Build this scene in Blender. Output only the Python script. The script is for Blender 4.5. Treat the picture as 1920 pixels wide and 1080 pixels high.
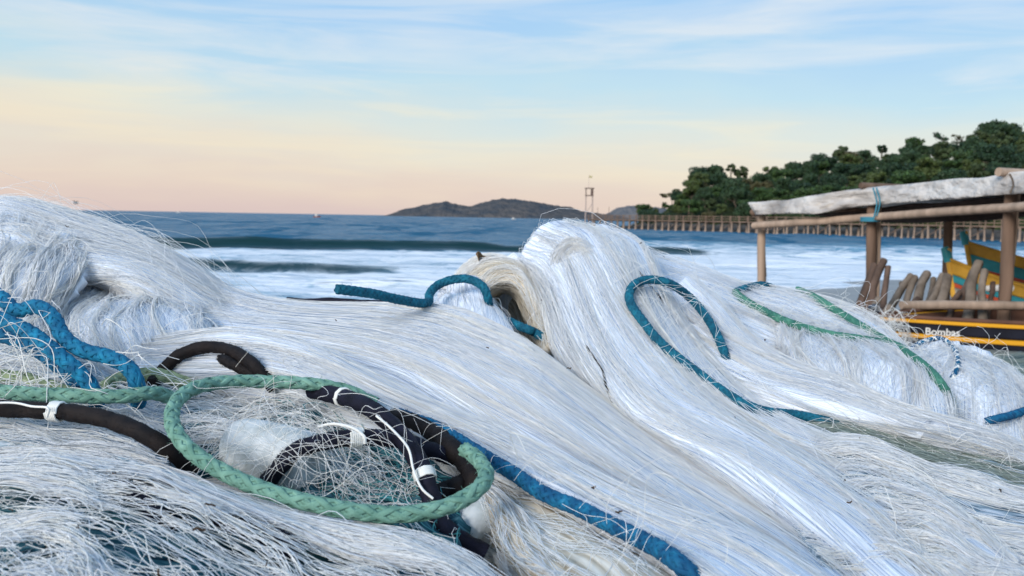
import bpy, math, random
import numpy as np
from mathutils import Matrix, Vector, Euler
random.seed(7)
rng = np.random.default_rng(11)
R = math.radians
scene = bpy.context.scene
for o in list(bpy.data.objects):
    bpy.data.objects.remove(o)
col = scene.collection

# ------------------------------------------------------------------ camera
F = 1663.0
CAMZ = 1.25
PITCH, ROLL = R(4.57), R(0.97)
SEA = -1.2
cd = bpy.data.cameras.new('camera')
cam = bpy.data.objects.new('camera', cd)
col.objects.link(cam)
CM = Matrix.Rotation(R(90) - PITCH, 4, 'X') @ Matrix.Rotation(ROLL, 4, 'Z')
cam.matrix_world = Matrix.Translation((0, 0, CAMZ)) @ CM
cd.sensor_width = 36
cd.lens = 36 * F / 1920
cd.clip_start = 0.02
cd.clip_end = 60000
cd.dof.use_dof = True
cd.dof.focus_distance = 0.86
cd.dof.aperture_fstop = 15
scene.camera = cam
CR = np.array(CM.to_3x3())
CAM = np.array([0, 0, CAMZ])


def P(px, py, d):
    """the point of the place seen at pixel px, py (1920 x 1080), d metres deep"""
    return CR @ np.array([(px - 960) / F * d, -(py - 540) / F * d, -d]) + CAM


def PP(pts):
    return np.array([P(*p[:3]) for p in pts])


# ------------------------------------------------------------------ world, sun, exposure
SUN_EL, SUN_AZ = R(24), R(215)          # azimuth measured clockwise from +Y: behind the camera, to the left
world = bpy.data.worlds.new('World')
scene.world = world
world.use_nodes = True
nt = world.node_tree
nt.nodes.clear()
N, Lk = nt.nodes.new, nt.links.new


def srgb(r, g, b):
    f = lambda c: (c / 255 / 12.92) if c / 255 <= .04045 else ((c / 255 + .055) / 1.055) ** 2.4
    return (f(r), f(g), f(b), 1)


def ramp(tree, stops, interp='LINEAR'):
    n = tree.nodes.new('ShaderNodeValToRGB')
    n.color_ramp.interpolation = interp
    e = n.color_ramp.elements
    while len(e) < len(stops):
        e.new(0.5)
    for k, (p, c) in enumerate(stops):
        e[k].position = p
        e[k].color = c if len(c) == 4 else (*c, 1)
    return n


tc = N('ShaderNodeTexCoord')
sep = N('ShaderNodeSeparateXYZ')
Lk(tc.outputs['Generated'], sep.inputs[0])
# elevation, nudged by a wide soft noise so that the bands are not level
nz0 = N('ShaderNodeTexNoise')
mp0 = N('ShaderNodeMapping')
mp0.inputs['Scale'].default_value = (2.2, 2.2, 9)
mp0.inputs['Rotation'].default_value = (0, R(4), 0)
Lk(tc.outputs['Generated'], mp0.inputs[0])
Lk(mp0.outputs[0], nz0.inputs['Vector'])
nz0.inputs['Scale'].default_value = 1.6
nz0.inputs['Detail'].default_value = 4
el = N('ShaderNodeMath'); el.operation = 'MULTIPLY_ADD'
Lk(nz0.outputs['Fac'], el.inputs[0]); el.inputs[1].default_value = 0.10
Lk(sep.outputs['Z'], el.inputs[2])
el2 = N('ShaderNodeMath'); el2.operation = 'SUBTRACT'
Lk(el.outputs[0], el2.inputs[0]); el2.inputs[1].default_value = 0.05
# the left of the view is a little warmer higher up
elx = N('ShaderNodeMath'); elx.operation = 'MULTIPLY_ADD'
Lk(sep.outputs['X'], elx.inputs[0]); elx.inputs[1].default_value = 0.03
Lk(el2.outputs[0], elx.inputs[2])
rp = ramp(nt, [(0.0, srgb(222, 200, 196)), (0.022, srgb(228, 208, 197)), (0.06, srgb(231, 221, 206)), (0.10, srgb(220, 226, 220)),
               (0.145, srgb(192, 222, 236)), (0.21, srgb(168, 208, 243)), (0.30, srgb(160, 204, 246)), (0.60, srgb(150, 199, 248)),
               (1.0, srgb(148, 198, 248))])
Lk(elx.outputs[0], rp.inputs[0])
# thin streaky high cloud
mp1 = N('ShaderNodeMapping')
mp1.inputs['Scale'].default_value = (1.6, 1.6, 17)
mp1.inputs['Rotation'].default_value = (R(3), R(-5), R(20))
Lk(tc.outputs['Generated'], mp1.inputs[0])
nz1 = N('ShaderNodeTexNoise')
Lk(mp1.outputs[0], nz1.inputs['Vector'])
nz1.inputs['Scale'].default_value = 1.9
nz1.inputs['Detail'].default_value = 7
nz1.inputs['Roughness'].default_value = 0.55
nz1.inputs['Distortion'].default_value = 0.6
cr = ramp(nt, [(0.44, (0, 0, 0)), (0.66, (1, 1, 1))])
Lk(nz1.outputs['Fac'], cr.inputs[0])
cmul = N('ShaderNodeMath'); cmul.operation = 'MULTIPLY'
Lk(cr.outputs[0], cmul.inputs[0]); cmul.inputs[1].default_value = 0.8
ccol = ramp(nt, [(0.0, srgb(226, 204, 196)), (0.05, srgb(242, 226, 200)), (0.11, srgb(240, 233, 210)), (0.17, srgb(226, 233, 238)), (0.4, srgb(206, 224, 244))])
Lk(elx.outputs[0], ccol.inputs[0])
mx = N('ShaderNodeMixRGB')
Lk(cmul.outputs[0], mx.inputs[0]); Lk(rp.outputs[0], mx.inputs[1]); Lk(ccol.outputs[0], mx.inputs[2])
sky = N('ShaderNodeTexSky')
sky.sky_type = 'NISHITA'
sky.sun_disc = False
sky.sun_elevation = SUN_EL
sky.sun_rotation = SUN_AZ
bg1 = N('ShaderNodeBackground'); bg1.inputs[1].default_value = 0.80
Lk(mx.outputs[0], bg1.inputs[0])
bg2 = N('ShaderNodeBackground'); bg2.inputs[1].default_value = 0.012
Lk(sky.outputs[0], bg2.inputs[0])
add = N('ShaderNodeAddShader')
Lk(bg1.outputs[0], add.inputs[0]); Lk(bg2.outputs[0], add.inputs[1])
wo = N('ShaderNodeOutputWorld')
Lk(add.outputs[0], wo.inputs[0])

sl = bpy.data.lights.new('sun', 'SUN')
sl.energy = 2.8
sl.angle = R(22)
sl.color = (1.0, 0.93, 0.86)
sun = bpy.data.objects.new('sun', sl)
col.objects.link(sun)
sdir = Vector((math.sin(SUN_AZ) * math.cos(SUN_EL), math.cos(SUN_AZ) * math.cos(SUN_EL), math.sin(SUN_EL)))
sun.rotation_euler = sdir.to_track_quat('Z', 'Y').to_euler()
scene.view_settings.view_transform = 'Standard'
scene.view_settings.look = 'None'
scene.view_settings.exposure = 0.22
scene.view_settings.gamma = 1.0
scene.render.engine = 'CYCLES'
scene.cycles.max_bounces = 12
scene.cycles.diffuse_bounces = 8
scene.cycles.transmission_bounces = 6
scene.cycles.glossy_bounces = 3
scene.cycles.use_denoising = True


# ------------------------------------------------------------------ helpers
def hash2(ix, iy, s):
    h = (ix.astype(np.int64) * 374761393 + iy.astype(np.int64) * 668265263 + s * 974634777) & 0x7fffffff
    h = ((h ^ (h >> 13)) * 1274126177) & 0x7fffffff
    return ((h ^ (h >> 16)) & 0xffff) / 65535.0


def vn(x, y, s=0):
    """smooth value noise, -1..1"""
    x, y = np.broadcast_arrays(np.asarray(x, float), np.asarray(y, float))
    ix, iy = np.floor(x), np.floor(y)
    fx, fy = x - ix, y - iy
    fx, fy = fx * fx * (3 - 2 * fx), fy * fy * (3 - 2 * fy)
    a, b = hash2(ix, iy, s), hash2(ix + 1, iy, s)
    c, d = hash2(ix, iy + 1, s), hash2(ix + 1, iy + 1, s)
    return ((a * (1 - fx) + b * fx) * (1 - fy) + (c * (1 - fx) + d * fx) * fy) * 2 - 1


def fbm(x, y, s=0, o=4):
    r, a = 0, 1.0
    for k in range(o):
        r = r + a * vn(np.asarray(x) * 2 ** k, np.asarray(y) * 2 ** k, s + k * 17)
        a *= .5
    return r


def nrmz(a):
    return a / np.maximum(np.linalg.norm(a, axis=-1, keepdims=True), 1e-9)


def link(o, parent=None):
    col.objects.link(o)
    if parent is not None:
        o.parent = parent
    return o


def tag(o, label=None, cat=None, group=None, kind=None):
    if label: o['label'] = label
    if cat: o['category'] = cat
    if group: o['group'] = group
    if kind: o['kind'] = kind
    return o


def empty(name, loc=(0, 0, 0), rz=0.0):
    o = bpy.data.objects.new(name, None)
    o.empty_display_size = .1
    o.location = loc
    o.rotation_euler = (0, 0, rz)
    return link(o)


def mesh_data(name, V, Fs, mat=None, smooth=True, uv=None, tint=None):
    me = bpy.data.meshes.new(name)
    V = np.asarray(V, np.float32).reshape(-1, 3)
    if isinstance(Fs, np.ndarray):
        k = Fs.shape[1]
        n = len(Fs)
        me.vertices.add(len(V)); me.vertices.foreach_set('co', V.ravel())
        me.loops.add(n * k); me.loops.foreach_set('vertex_index', Fs.astype(np.int32).ravel())
        me.polygons.add(n)
        me.polygons.foreach_set('loop_start', np.arange(0, n * k, k, dtype=np.int32))
        me.polygons.foreach_set('use_smooth', np.full(n, smooth))
        if uv is not None:
            l = me.uv_layers.new(name='UVMap')
            l.data.foreach_set('uv', np.asarray(uv, np.float32)[Fs.ravel()].ravel())
        me.update(calc_edges=True)
    else:
        me.from_pydata([tuple(map(float, v)) for v in V], [], [tuple(map(int, f)) for f in Fs])
        me.polygons.foreach_set('use_smooth', np.full(len(me.polygons), smooth))
    if tint is not None:
        a = me.attributes.new('tint', 'FLOAT', 'POINT')
        a.data.foreach_set('value', np.asarray(tint, np.float32))
    if mat: me.materials.append(mat)
    return me


def obj(name, me, parent=None, loc=None):
    o = bpy.data.objects.new(name, me)
    if loc is not None: o.location = loc
    return link(o, parent)


def grid_faces(nu, nv, closed_v=False):
    i, j = np.meshgrid(np.arange(nu - 1), np.arange(nv if closed_v else nv - 1), indexing='ij')
    j2 = (j + 1) % nv
    return np.stack([i * nv + j, (i + 1) * nv + j, (i + 1) * nv + j2, i * nv + j2], -1).reshape(-1, 4)


def catmull(pts, n, closed=False):
    """n points along a Catmull-Rom curve through pts, even in arc length"""
    p = np.asarray(pts, float)
    p = np.vstack([2 * p[0] - p[1], p, 2 * p[-1] - p[-2]])
    out = []
    for k in range(1, len(p) - 2):
        t = np.linspace(0, 1, 14, endpoint=False)[:, None]
        a, b, c, d = p[k - 1], p[k], p[k + 1], p[k + 2]
        out.append(.5 * (2 * b + (c - a) * t + (2 * a - 5 * b + 4 * c - d) * t * t + (3 * b - a - 3 * c + d) * t ** 3))
    out = np.vstack(out + [p[-2:-1]])
    s = np.concatenate([[0], np.cumsum(np.linalg.norm(np.diff(out[:, :3], axis=0), axis=1))])
    q = np.linspace(0, s[-1], n)
    return np.stack([np.interp(q, s, out[:, k]) for k in range(out.shape[1])], 1)


def tubes(paths, rad, sides=3):
    """many thin tubes at once: paths (S, M, 3)"""
    S, M, _ = paths.shape
    T = nrmz(np.gradient(paths, axis=1))
    ref = np.array([.21, .43, .87])
    A = nrmz(np.cross(T, ref)); B = np.cross(T, A)
    rad = np.broadcast_to(np.asarray(rad, float).reshape(-1, 1) if np.ndim(rad) == 1 else rad, (S, M))
    a = np.arange(sides) * 2 * np.pi / sides
    V = paths[:, :, None] + rad[:, :, None, None] * (np.cos(a)[:, None] * A[:, :, None] + np.sin(a)[:, None] * B[:, :, None])
    s, m, k = np.meshgrid(np.arange(S), np.arange(M - 1), np.arange(sides), indexing='ij')
    i = (s * M + m) * sides
    k2 = (k + 1) % sides
    Fc = np.stack([i + k, i + k2, i + sides + k2, i + sides + k], -1).reshape(-1, 4)
    return V.reshape(-1, 3), Fc


def frames(path):
    """parallel transport frames along one path"""
    T = nrmz(np.gradient(path, axis=0))
    a = np.cross(T[0], [0, 0, 1.0])
    if np.linalg.norm(a) < .1: a = np.cross(T[0], [1.0, 0, 0])
    A = [a / np.linalg.norm(a)]
    for k in range(1, len(T)):
        v = A[-1] - T[k] * np.dot(A[-1], T[k])
        A.append(v / np.linalg.norm(v))
    A = np.array(A)
    return T, A, np.cross(T, A)


def pipe(path, rad, sides=10, cap=True, jit=0.0, seed=0):
    path = np.asarray(path, float)
    T, A, B = frames(path)
    rad = np.broadcast_to(np.asarray(rad, float), (len(path),))
    a = np.arange(sides) * 2 * np.pi / sides
    r = rad[:, None] * (1 + jit * vn(np.arange(len(path))[:, None] * .7, np.arange(sides)[None] * 1.3, seed))
    V = path[:, None] + r[:, :, None] * (np.cos(a)[None, :, None] * A[:, None] + np.sin(a)[None, :, None] * B[:, None])
    V = V.reshape(-1, 3)
    Fc = [tuple(f) for f in grid_faces(len(path), sides, True)]
    if cap:
        n0 = len(V); V = np.vstack([V, V[:sides], V[-sides:]])
        Fc.append(tuple(range(n0, n0 + sides))[::-1])
        Fc.append(tuple(range(n0 + sides, n0 + 2 * sides)))
    return V, Fc


def join(parts):
    V, Fc, n = [], [], 0
    for v, f in parts:
        V.append(np.asarray(v, float).reshape(-1, 3)); Fc += [tuple(int(i) + n for i in q) for q in f]; n += len(V[-1])
    return np.vstack(V), Fc


def box(c, s, rz=0.0):
    c = np.asarray(c, float); s = np.asarray(s, float) / 2
    v = np.array([[x, y, z] for x in (-1, 1) for y in (-1, 1) for z in (-1, 1)]) * s
    cs, sn = math.cos(rz), math.sin(rz)
    v = v @ np.array([[cs, sn, 0], [-sn, cs, 0], [0, 0, 1]]) + c
    return v, [(0, 1, 3, 2), (4, 6, 7, 5), (0, 4, 5, 1), (2, 3, 7, 6), (0, 2, 6, 4), (1, 5, 7, 3)]


# ------------------------------------------------------------------ materials
def mat(name, color, rough=.6, spec=.3, noise=None, bump=None, trans=0.0):
    """noise = (scale xyz, detail, [(pos, colour) ...]); bump = (scale xyz, strength, distance)"""
    m = bpy.data.materials.new(name); m.use_nodes = True
    t = m.node_tree; b = t.nodes['Principled BSDF']
    b.inputs['Base Color'].default_value = (*color, 1)
    b.inputs['Roughness'].default_value = rough
    b.inputs['Specular IOR Level'].default_value = spec
    tcn = t.nodes.new('ShaderNodeTexCoord')

    def nz(sc, detail):
        mp = t.nodes.new('ShaderNodeMapping'); mp.inputs['Scale'].default_value = sc
        t.links.new(tcn.outputs['Object'], mp.inputs[0])
        n = t.nodes.new('ShaderNodeTexNoise'); n.inputs['Scale'].default_value = 1; n.inputs['Detail'].default_value = detail
        t.links.new(mp.outputs[0], n.inputs['Vector'])
        return n
    if noise:
        n = nz(noise[0], noise[1]); r = ramp(t, noise[2])
        t.links.new(n.outputs['Fac'], r.inputs[0]); t.links.new(r.outputs[0], b.inputs['Base Color'])
    if bump:
        n = nz(bump[0], 5); bp = t.nodes.new('ShaderNodeBump')
        bp.inputs['Strength'].default_value = bump[1]; bp.inputs['Distance'].default_value = bump[2]
        t.links.new(n.outputs['Fac'], bp.inputs['Height']); t.links.new(bp.outputs[0], b.inputs['Normal'])
    return m


def var(c, k=.7, j=1.25, s=(40, 40, 40), d=5):
    return (s, d, [(.3, tuple(x * k for x in c)), (.7, tuple(min(1, x * j) for x in c))])


def strand_mat(name, lo, hi, trans_col, tr=.35, rough=.5):
    m = bpy.data.materials.new(name); m.use_nodes = True
    t = m.node_tree; t.nodes.clear()
    at = t.nodes.new('ShaderNodeAttribute'); at.attribute_name = 'tint'
    r = ramp(t, [(0.0, lo), (.62, hi), (1.0, (hi[0], hi[1] * .975, hi[2] * .90))])
    t.links.new(at.outputs['Fac'], r.inputs[0])
    pb = t.nodes.new('ShaderNodeBsdfPrincipled')
    pb.inputs['Roughness'].default_value = rough; pb.inputs['Specular IOR Level'].default_value = .28
    t.links.new(r.outputs[0], pb.inputs['Base Color'])
    tl = t.nodes.new('ShaderNodeBsdfTranslucent'); tl.inputs[0].default_value = (*trans_col, 1)
    mxs = t.nodes.new('ShaderNodeMixShader'); mxs.inputs[0].default_value = tr
    t.links.new(pb.outputs[0], mxs.inputs[1]); t.links.new(tl.outputs[0], mxs.inputs[2])
    o = t.nodes.new('ShaderNodeOutputMaterial'); t.links.new(mxs.outputs[0], o.inputs[0])
    return m


def body_mat(name, stops, su=170, sv=5, bump=.5, bd=.002):
    """packed filaments: grain that runs along the bundle"""
    m = bpy.data.materials.new(name); m.use_nodes = True
    t = m.node_tree; b = t.nodes['Principled BSDF']
    uvn = t.nodes.new('ShaderNodeUVMap')
    mp = t.nodes.new('ShaderNodeMapping'); mp.inputs['Scale'].default_value = (su, sv, 1)
    t.links.new(uvn.outputs[0], mp.inputs[0])
    n = t.nodes.new('ShaderNodeTexNoise'); n.inputs['Scale'].default_value = 1; n.inputs['Detail'].default_value = 4
    n.inputs['Distortion'].default_value = .3
    t.links.new(mp.outputs[0], n.inputs['Vector'])
    r = ramp(t, stops)
    t.links.new(n.outputs['Fac'], r.inputs[0]); t.links.new(r.outputs[0], b.inputs['Base Color'])
    bp = t.nodes.new('ShaderNodeBump'); bp.inputs['Strength'].default_value = bump; bp.inputs['Distance'].default_value = bd
    t.links.new(n.outputs['Fac'], bp.inputs['Height']); t.links.new(bp.outputs[0], b.inputs['Normal'])
    b.inputs['Roughness'].default_value = .75; b.inputs['Specular IOR Level'].default_value = .1
    return m


M = {}
M['net'] = strand_mat('white_filament', (.68, .75, .84), (.96, .97, .98), (.94, .96, .98), .3)
M['net_warm'] = strand_mat('yellowed_filament', (.76, .72, .62), (.93, .91, .86), (.93, .87, .74), .3)  # warm light inside the hollows put into the filament colour
M['net_fine'] = strand_mat('pale_filament', (.85, .90, .95), (.96, .97, .98), (.95, .96, .97), .25)
M['net_teal'] = strand_mat('teal_filament', (.02, .12, .16), (.08, .34, .38), (.1, .4, .4), .2)
M['net_green'] = strand_mat('grey_green_filament', (.16, .24, .24), (.36, .44, .42), (.4, .5, .5), .2)
M['body'] = body_mat('packed_white_net', [(.32, (.28, .35, .48)), (.47, (.64, .71, .81)), (.66, (.86, .90, .94))], 380, 5)
M['body_warm'] = body_mat('packed_beige_warm_lit_net', [(.30, (.30, .25, .18)), (.5, (.58, .52, .42)), (.68, (.78, .74, .66))], 120, 4)  # beige of the lower flap; in hollows, warm light put into the colour
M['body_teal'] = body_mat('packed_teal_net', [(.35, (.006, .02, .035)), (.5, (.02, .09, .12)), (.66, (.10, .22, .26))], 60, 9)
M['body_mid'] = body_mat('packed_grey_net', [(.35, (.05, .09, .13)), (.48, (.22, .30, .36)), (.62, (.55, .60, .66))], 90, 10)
M['body_green'] = body_mat('packed_grey_green_net', [(.35, (.06, .10, .10)), (.5, (.18, .25, .24)), (.66, (.34, .42, .41))], 60, 9)


# ------------------------------------------------------------------ sky is the world; sea, sand, land
def sea():
    ys = np.concatenate([np.arange(14, 66, .2), np.arange(66, 300, .75), np.geomspace(301, 9000, 50)])
    xs = np.linspace(-1, 1, 180)
    Y, U = np.meshgrid(ys, xs, indexing='ij')
    X = U * (Y * .95 + 12)
    Z = np.full_like(X, SEA)
    # line of a breaker: y = y0 + bend(x); steep face on the shore side
    foam = np.zeros_like(X)

    def breaker(y0, bend, h, face, back, amp, seed, x0=None, x1=None, curl=0):
        yc = y0 + bend * X + 1.3 * vn(X * .05, 0 * X, seed) + .5 * vn(X * .3, 0 * X, seed + 3)
        a = h * np.clip(.62 + amp * vn(X * .085, 0 * X + 3, seed + 1) + min(.3, amp * .6) * vn(X * .4, 0 * X, seed + 2), .03, 1.3)
        if x0 is not None: a = a * np.clip((X - x0) / 5, 0, 1)
        if x1 is not None: a = a * np.clip((x1 - X) / 5, 0, 1)
        t = Y - yc
        g = np.where(t < 0, np.exp(-(t / face) ** 2), np.exp(-(t / back) ** 2))
        return a * g, a / h, t
    for k, args in enumerate([(61.5, .02, .92, .75, 2.2, .20, 5, None, 16), (37.0, -.01, .50, .7, 2.2, .6, 9, None, 3), (31.5, .02, .26, .5, 1.5, .6, 14, None, 2),
                              (48, .06, .2, .6, 2, .6, 21, 8, None), (76, .03, .18, 1.2, 3, .7, 31, 0, None), (92, .0, .14, 1.6, 4, .8, 35, None, None)]):
        z, a, t = breaker(*args)
        Z += z
        if k in (1, 2):
            foam += 1.1 * np.clip(a - .2, 0, 1) * np.exp(-((t + 2.3) / .9) ** 2)
            foam += np.clip(a - .25, 0, 1) * np.exp(-((t - .9 + 2.2 * np.clip(.4 - a, 0, 1)) / 1.4) ** 2) * 1.2
        if k == 0:
            foam += .35 * np.exp(-((t + 4.2) / 2.2) ** 2)
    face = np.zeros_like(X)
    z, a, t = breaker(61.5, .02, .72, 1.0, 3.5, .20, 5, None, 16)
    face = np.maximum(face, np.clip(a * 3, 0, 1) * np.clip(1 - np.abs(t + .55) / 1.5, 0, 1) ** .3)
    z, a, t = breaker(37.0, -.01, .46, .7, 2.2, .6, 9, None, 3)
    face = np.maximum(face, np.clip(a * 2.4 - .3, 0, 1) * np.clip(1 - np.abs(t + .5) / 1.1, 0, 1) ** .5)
    damp = np.clip(260 / (Y + 60), 0, 1)
    Z += np.clip(2 - Y / 170, 0, 1) * np.clip((Y - 50) / 20, .25, 1) * (.20 * vn(X * .075 + 7, Y * .17 + .02 * X, 91) + .13 * vn(X * .16, Y * .36, 93) + .06 * vn(X * .3, Y * .62, 95))
    Z += damp * (.07 * vn(X * .22, Y * .35, 41) + .045 * vn(X * .55, Y * .9, 43) + .028 * vn(X * 1.2, Y * 1.9, 45) * (Y < 130))
    V = np.stack([X, Y, Z], -1)
    surf = np.clip((62 + .02 * X - Y) / 8, 0, 1) + 1.3 * np.clip((105 - Y) / 50, 0, 1) * np.clip((X - 3) / 10, 0, 1)
    foam = np.clip((foam + .55 * np.clip(surf, 0, 1.6)) * (1 - .97 * face), 0, 1.5)
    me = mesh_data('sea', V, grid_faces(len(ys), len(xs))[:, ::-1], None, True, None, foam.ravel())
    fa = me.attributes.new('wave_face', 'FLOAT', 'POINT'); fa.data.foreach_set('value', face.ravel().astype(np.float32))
    m = bpy.data.materials.new('sea_water'); m.use_nodes = True
    t = m.node_tree; b = t.nodes['Principled BSDF']
    at = t.nodes.new('ShaderNodeAttribute'); at.attribute_name = 'tint'
    tcn = t.nodes.new('ShaderNodeTexCoord')

    def nz(sc, det, rough=.6, dist=0.0):
        mp = t.nodes.new('ShaderNodeMapping'); mp.inputs['Scale'].default_value = sc
        t.links.new(tcn.outputs['Object'], mp.inputs[0])
        n = t.nodes.new('ShaderNodeTexNoise'); n.inputs['Scale'].default_value = 1
        n.inputs['Detail'].default_value = det; n.inputs['Roughness'].default_value = rough; n.inputs['Distortion'].default_value = dist
        t.links.new(mp.outputs[0], n.inputs['Vector'])
        return n
    fo = nz((.42, .62, 1), 9, .66, .8)
    ma = t.nodes.new('ShaderNodeMath'); ma.operation = 'MULTIPLY_ADD'
    t.links.new(at.outputs['Fac'], ma.inputs[0]); ma.inputs[1].default_value = .34
    t.links.new(fo.outputs['Fac'], ma.inputs[2])
    fr = ramp(t, [(.52, (0, 0, 0)), (.69, (1, 1, 1))])
    t.links.new(ma.outputs[0], fr.inputs[0])
    gate = t.nodes.new('ShaderNodeMath'); gate.operation = 'MULTIPLY'
    gr = ramp(t, [(.02, (0, 0, 0)), (.30, (1, 1, 1))])
    t.links.new(at.outputs['Fac'], gr.inputs[0])
    t.links.new(fr.outputs[0], gate.inputs[0]); t.links.new(gr.outputs[0], gate.inputs[1])
    deep = t.nodes.new('ShaderNodeMixRGB')
    deep.inputs[1].default_value = (.014, .105, .19, 1); deep.inputs[2].default_value = (.08, .27, .40, 1)
    t.links.new(gr.outputs[0], deep.inputs[0])
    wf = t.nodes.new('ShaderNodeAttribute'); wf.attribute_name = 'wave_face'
    green = t.nodes.new('ShaderNodeMixRGB'); green.inputs[2].default_value = (.002, .024, .026, 1)      # dark shade of the steep wave face painted into the water colour
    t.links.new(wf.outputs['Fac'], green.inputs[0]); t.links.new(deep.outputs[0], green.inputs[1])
    mxr = t.nodes.new('ShaderNodeMixRGB'); mxr.inputs[2].default_value = (.74, .79, .84, 1)
    t.links.new(gate.outputs[0], mxr.inputs[0]); t.links.new(green.outputs[0], mxr.inputs[1])
    t.links.new(mxr.outputs[0], b.inputs['Base Color'])
    ro = t.nodes.new('ShaderNodeMapRange'); ro.inputs[3].default_value = .16; ro.inputs[4].default_value = .7
    t.links.new(gate.outputs[0], ro.inputs[0]); t.links.new(ro.outputs[0], b.inputs['Roughness'])
    b.inputs['Specular IOR Level'].default_value = 0
    gl = t.nodes.new('ShaderNodeBsdfGlossy'); gl.inputs['Roughness'].default_value = .24
    fz = t.nodes.new('ShaderNodeFresnel'); fz.inputs['IOR'].default_value = 1.33
    cap = t.nodes.new('ShaderNodeMath'); cap.operation = 'MINIMUM'; cap.inputs[1].default_value = .62     # wave slopes keep a rough sea from mirroring
    t.links.new(fz.outputs[0], cap.inputs[0])
    wp = nz((.11, .035, 1), 7, .68, .5)
    wr = t.nodes.new('ShaderNodeMapRange'); wr.inputs[1].default_value = .43; wr.inputs[2].default_value = .57; wr.inputs[3].default_value = .06; wr.inputs[4].default_value = .85
    t.links.new(wp.outputs['Fac'], wr.inputs[0]); t.links.new(wr.outputs[0], cap.inputs[1])
    dry = t.nodes.new('ShaderNodeMath'); dry.operation = 'MULTIPLY_ADD'; dry.inputs[1].default_value = -.30
    t.links.new(gate.outputs[0], dry.inputs[0]); t.links.new(cap.outputs[0], dry.inputs[2]); dry.use_clamp = True
    mxs = t.nodes.new('ShaderNodeMixShader')
    t.links.new(dry.outputs[0], mxs.inputs[0]); t.links.new(b.outputs[0], mxs.inputs[1]); t.links.new(gl.outputs[0], mxs.inputs[2])
    t.links.new(mxs.outputs[0], t.nodes['Material Output'].inputs[0])
    n1 = nz((.35, .9, 1), 6, .6, .3)
    n2 = nz((.045, .16, 1), 5, .6, .2)
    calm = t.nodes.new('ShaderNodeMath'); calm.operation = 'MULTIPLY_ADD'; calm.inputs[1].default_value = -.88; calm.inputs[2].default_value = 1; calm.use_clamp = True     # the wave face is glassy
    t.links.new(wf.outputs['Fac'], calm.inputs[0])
    bp2 = t.nodes.new('ShaderNodeBump'); bp2.inputs['Distance'].default_value = 2.2
    bp1 = t.nodes.new('ShaderNodeBump'); t.links.new(calm.outputs[0], bp1.inputs['Strength']); t.links.new(calm.outputs[0], bp2.inputs['Strength']); bp1.inputs['Distance'].default_value = .55
    t.links.new(n2.outputs['Fac'], bp2.inputs['Height']); t.links.new(n1.outputs['Fac'], bp1.inputs['Height'])
    t.links.new(bp2.outputs[0], bp1.inputs['Normal']); t.links.new(bp1.outputs[0], b.inputs['Normal']); t.links.new(bp1.outputs[0], gl.inputs['Normal']); t.links.new(bp1.outputs[0], fz.inputs['Normal'])
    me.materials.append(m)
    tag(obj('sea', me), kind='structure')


sea()


def sand_z(x, y):
    return -1.24 * np.clip((y - 3) / np.maximum(8, 22 + 1.05 * np.clip(x, -6, 30) - 3), 0, 1.4)


def sand():
    ys = np.concatenate([np.linspace(-30, 50, 170)])
    xs = np.linspace(-60, 60, 140)
    X, Y = np.meshgrid(xs, ys, indexing='ij')
    Z = sand_z(X, Y) + .012 * fbm(X * .6, Y * .6, 3)
    m = mat('wet_sand', (.26, .24, .22), .45, .5, var((.25, .235, .22), .75, 1.2, (.5, 1.6, 1)), ((6, 9, 6), .5, .05))
    tag(obj('beach', mesh_data('beach', np.stack([X, Y, Z], -1), grid_faces(140, 170)[:, ::-1], m)), kind='structure')


sand()

# ------------------------------------------------------------------ islands and headland
def profile(pts, n):
    p = np.array(pts, float)
    x = np.linspace(p[0, 0], p[-1, 0], n)
    return x, np.interp(x, p[:, 0], p[:, 1])


def island(name, pts, d, depth, m, seed, amp):
    n, k = 200, 40
    px, py = profile(pts, n)
    V = []
    for i in range(n):
        top = P(px[i], py[i], d)
        top[2] += amp * .5 * vn(px[i] * .16, 0, seed) + amp * .4 * vn(px[i] * .45, 0, seed + 1)
        h = max(top[2] - SEA, .5)
        for j in range(k):
            q = j / (k - 1)
            s = math.sin(q * math.pi) ** .75
            V.append((top[0], top[1] - depth / 2 + depth * q, SEA - 2 + (h + 2) * s))
    V = np.array(V).reshape(n, k, 3)
    V[:, 1:-1, 2] += amp * fbm(V[:, 1:-1, 0] * .035, V[:, 1:-1, 1] * .05, seed + 5, 4)
    tag(obj(name, mesh_data(name, V, grid_faces(n, k), m)), kind='structure')


m_isl = mat('hazed_island_woods', (.06, .06, .05), .9, .1, ((.02, .03, .05), 8, [(.36, (.055, .065, .078)), (.5, (.082, .080, .082)), (.66, (.115, .105, .10))]), ((.06, .06, .06), 1, 14))  # distance haze put into the colour as muted grey blue
m_isl2 = mat('hazed_far_island_woods', (.09, .09, .09), .9, .1, ((.02, .02, .04), 8, [(.36, (.10, .11, .125)), (.64, (.155, .15, .15))]), ((.04, .04, .04), 1, 14))  # paler still: thicker haze painted into the colour
island('island', [(728, 404), (742, 401), (760, 393), (785, 387), (810, 384), (838, 378), (862, 385), (885, 387), (910, 379), (940, 373), (975, 374), (1000, 379), (1040, 385), (1070, 389), (1090, 396), (1125, 401), (1165, 407)], 2400, 420, m_isl, 3, 2.2)
island('far_island', [(1120, 412), (1148, 398), (1160, 390), (1175, 386), (1195, 388), (1240, 391), (1300, 396), (1360, 405)], 3600, 500, m_isl2, 8, 3.5)

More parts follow.
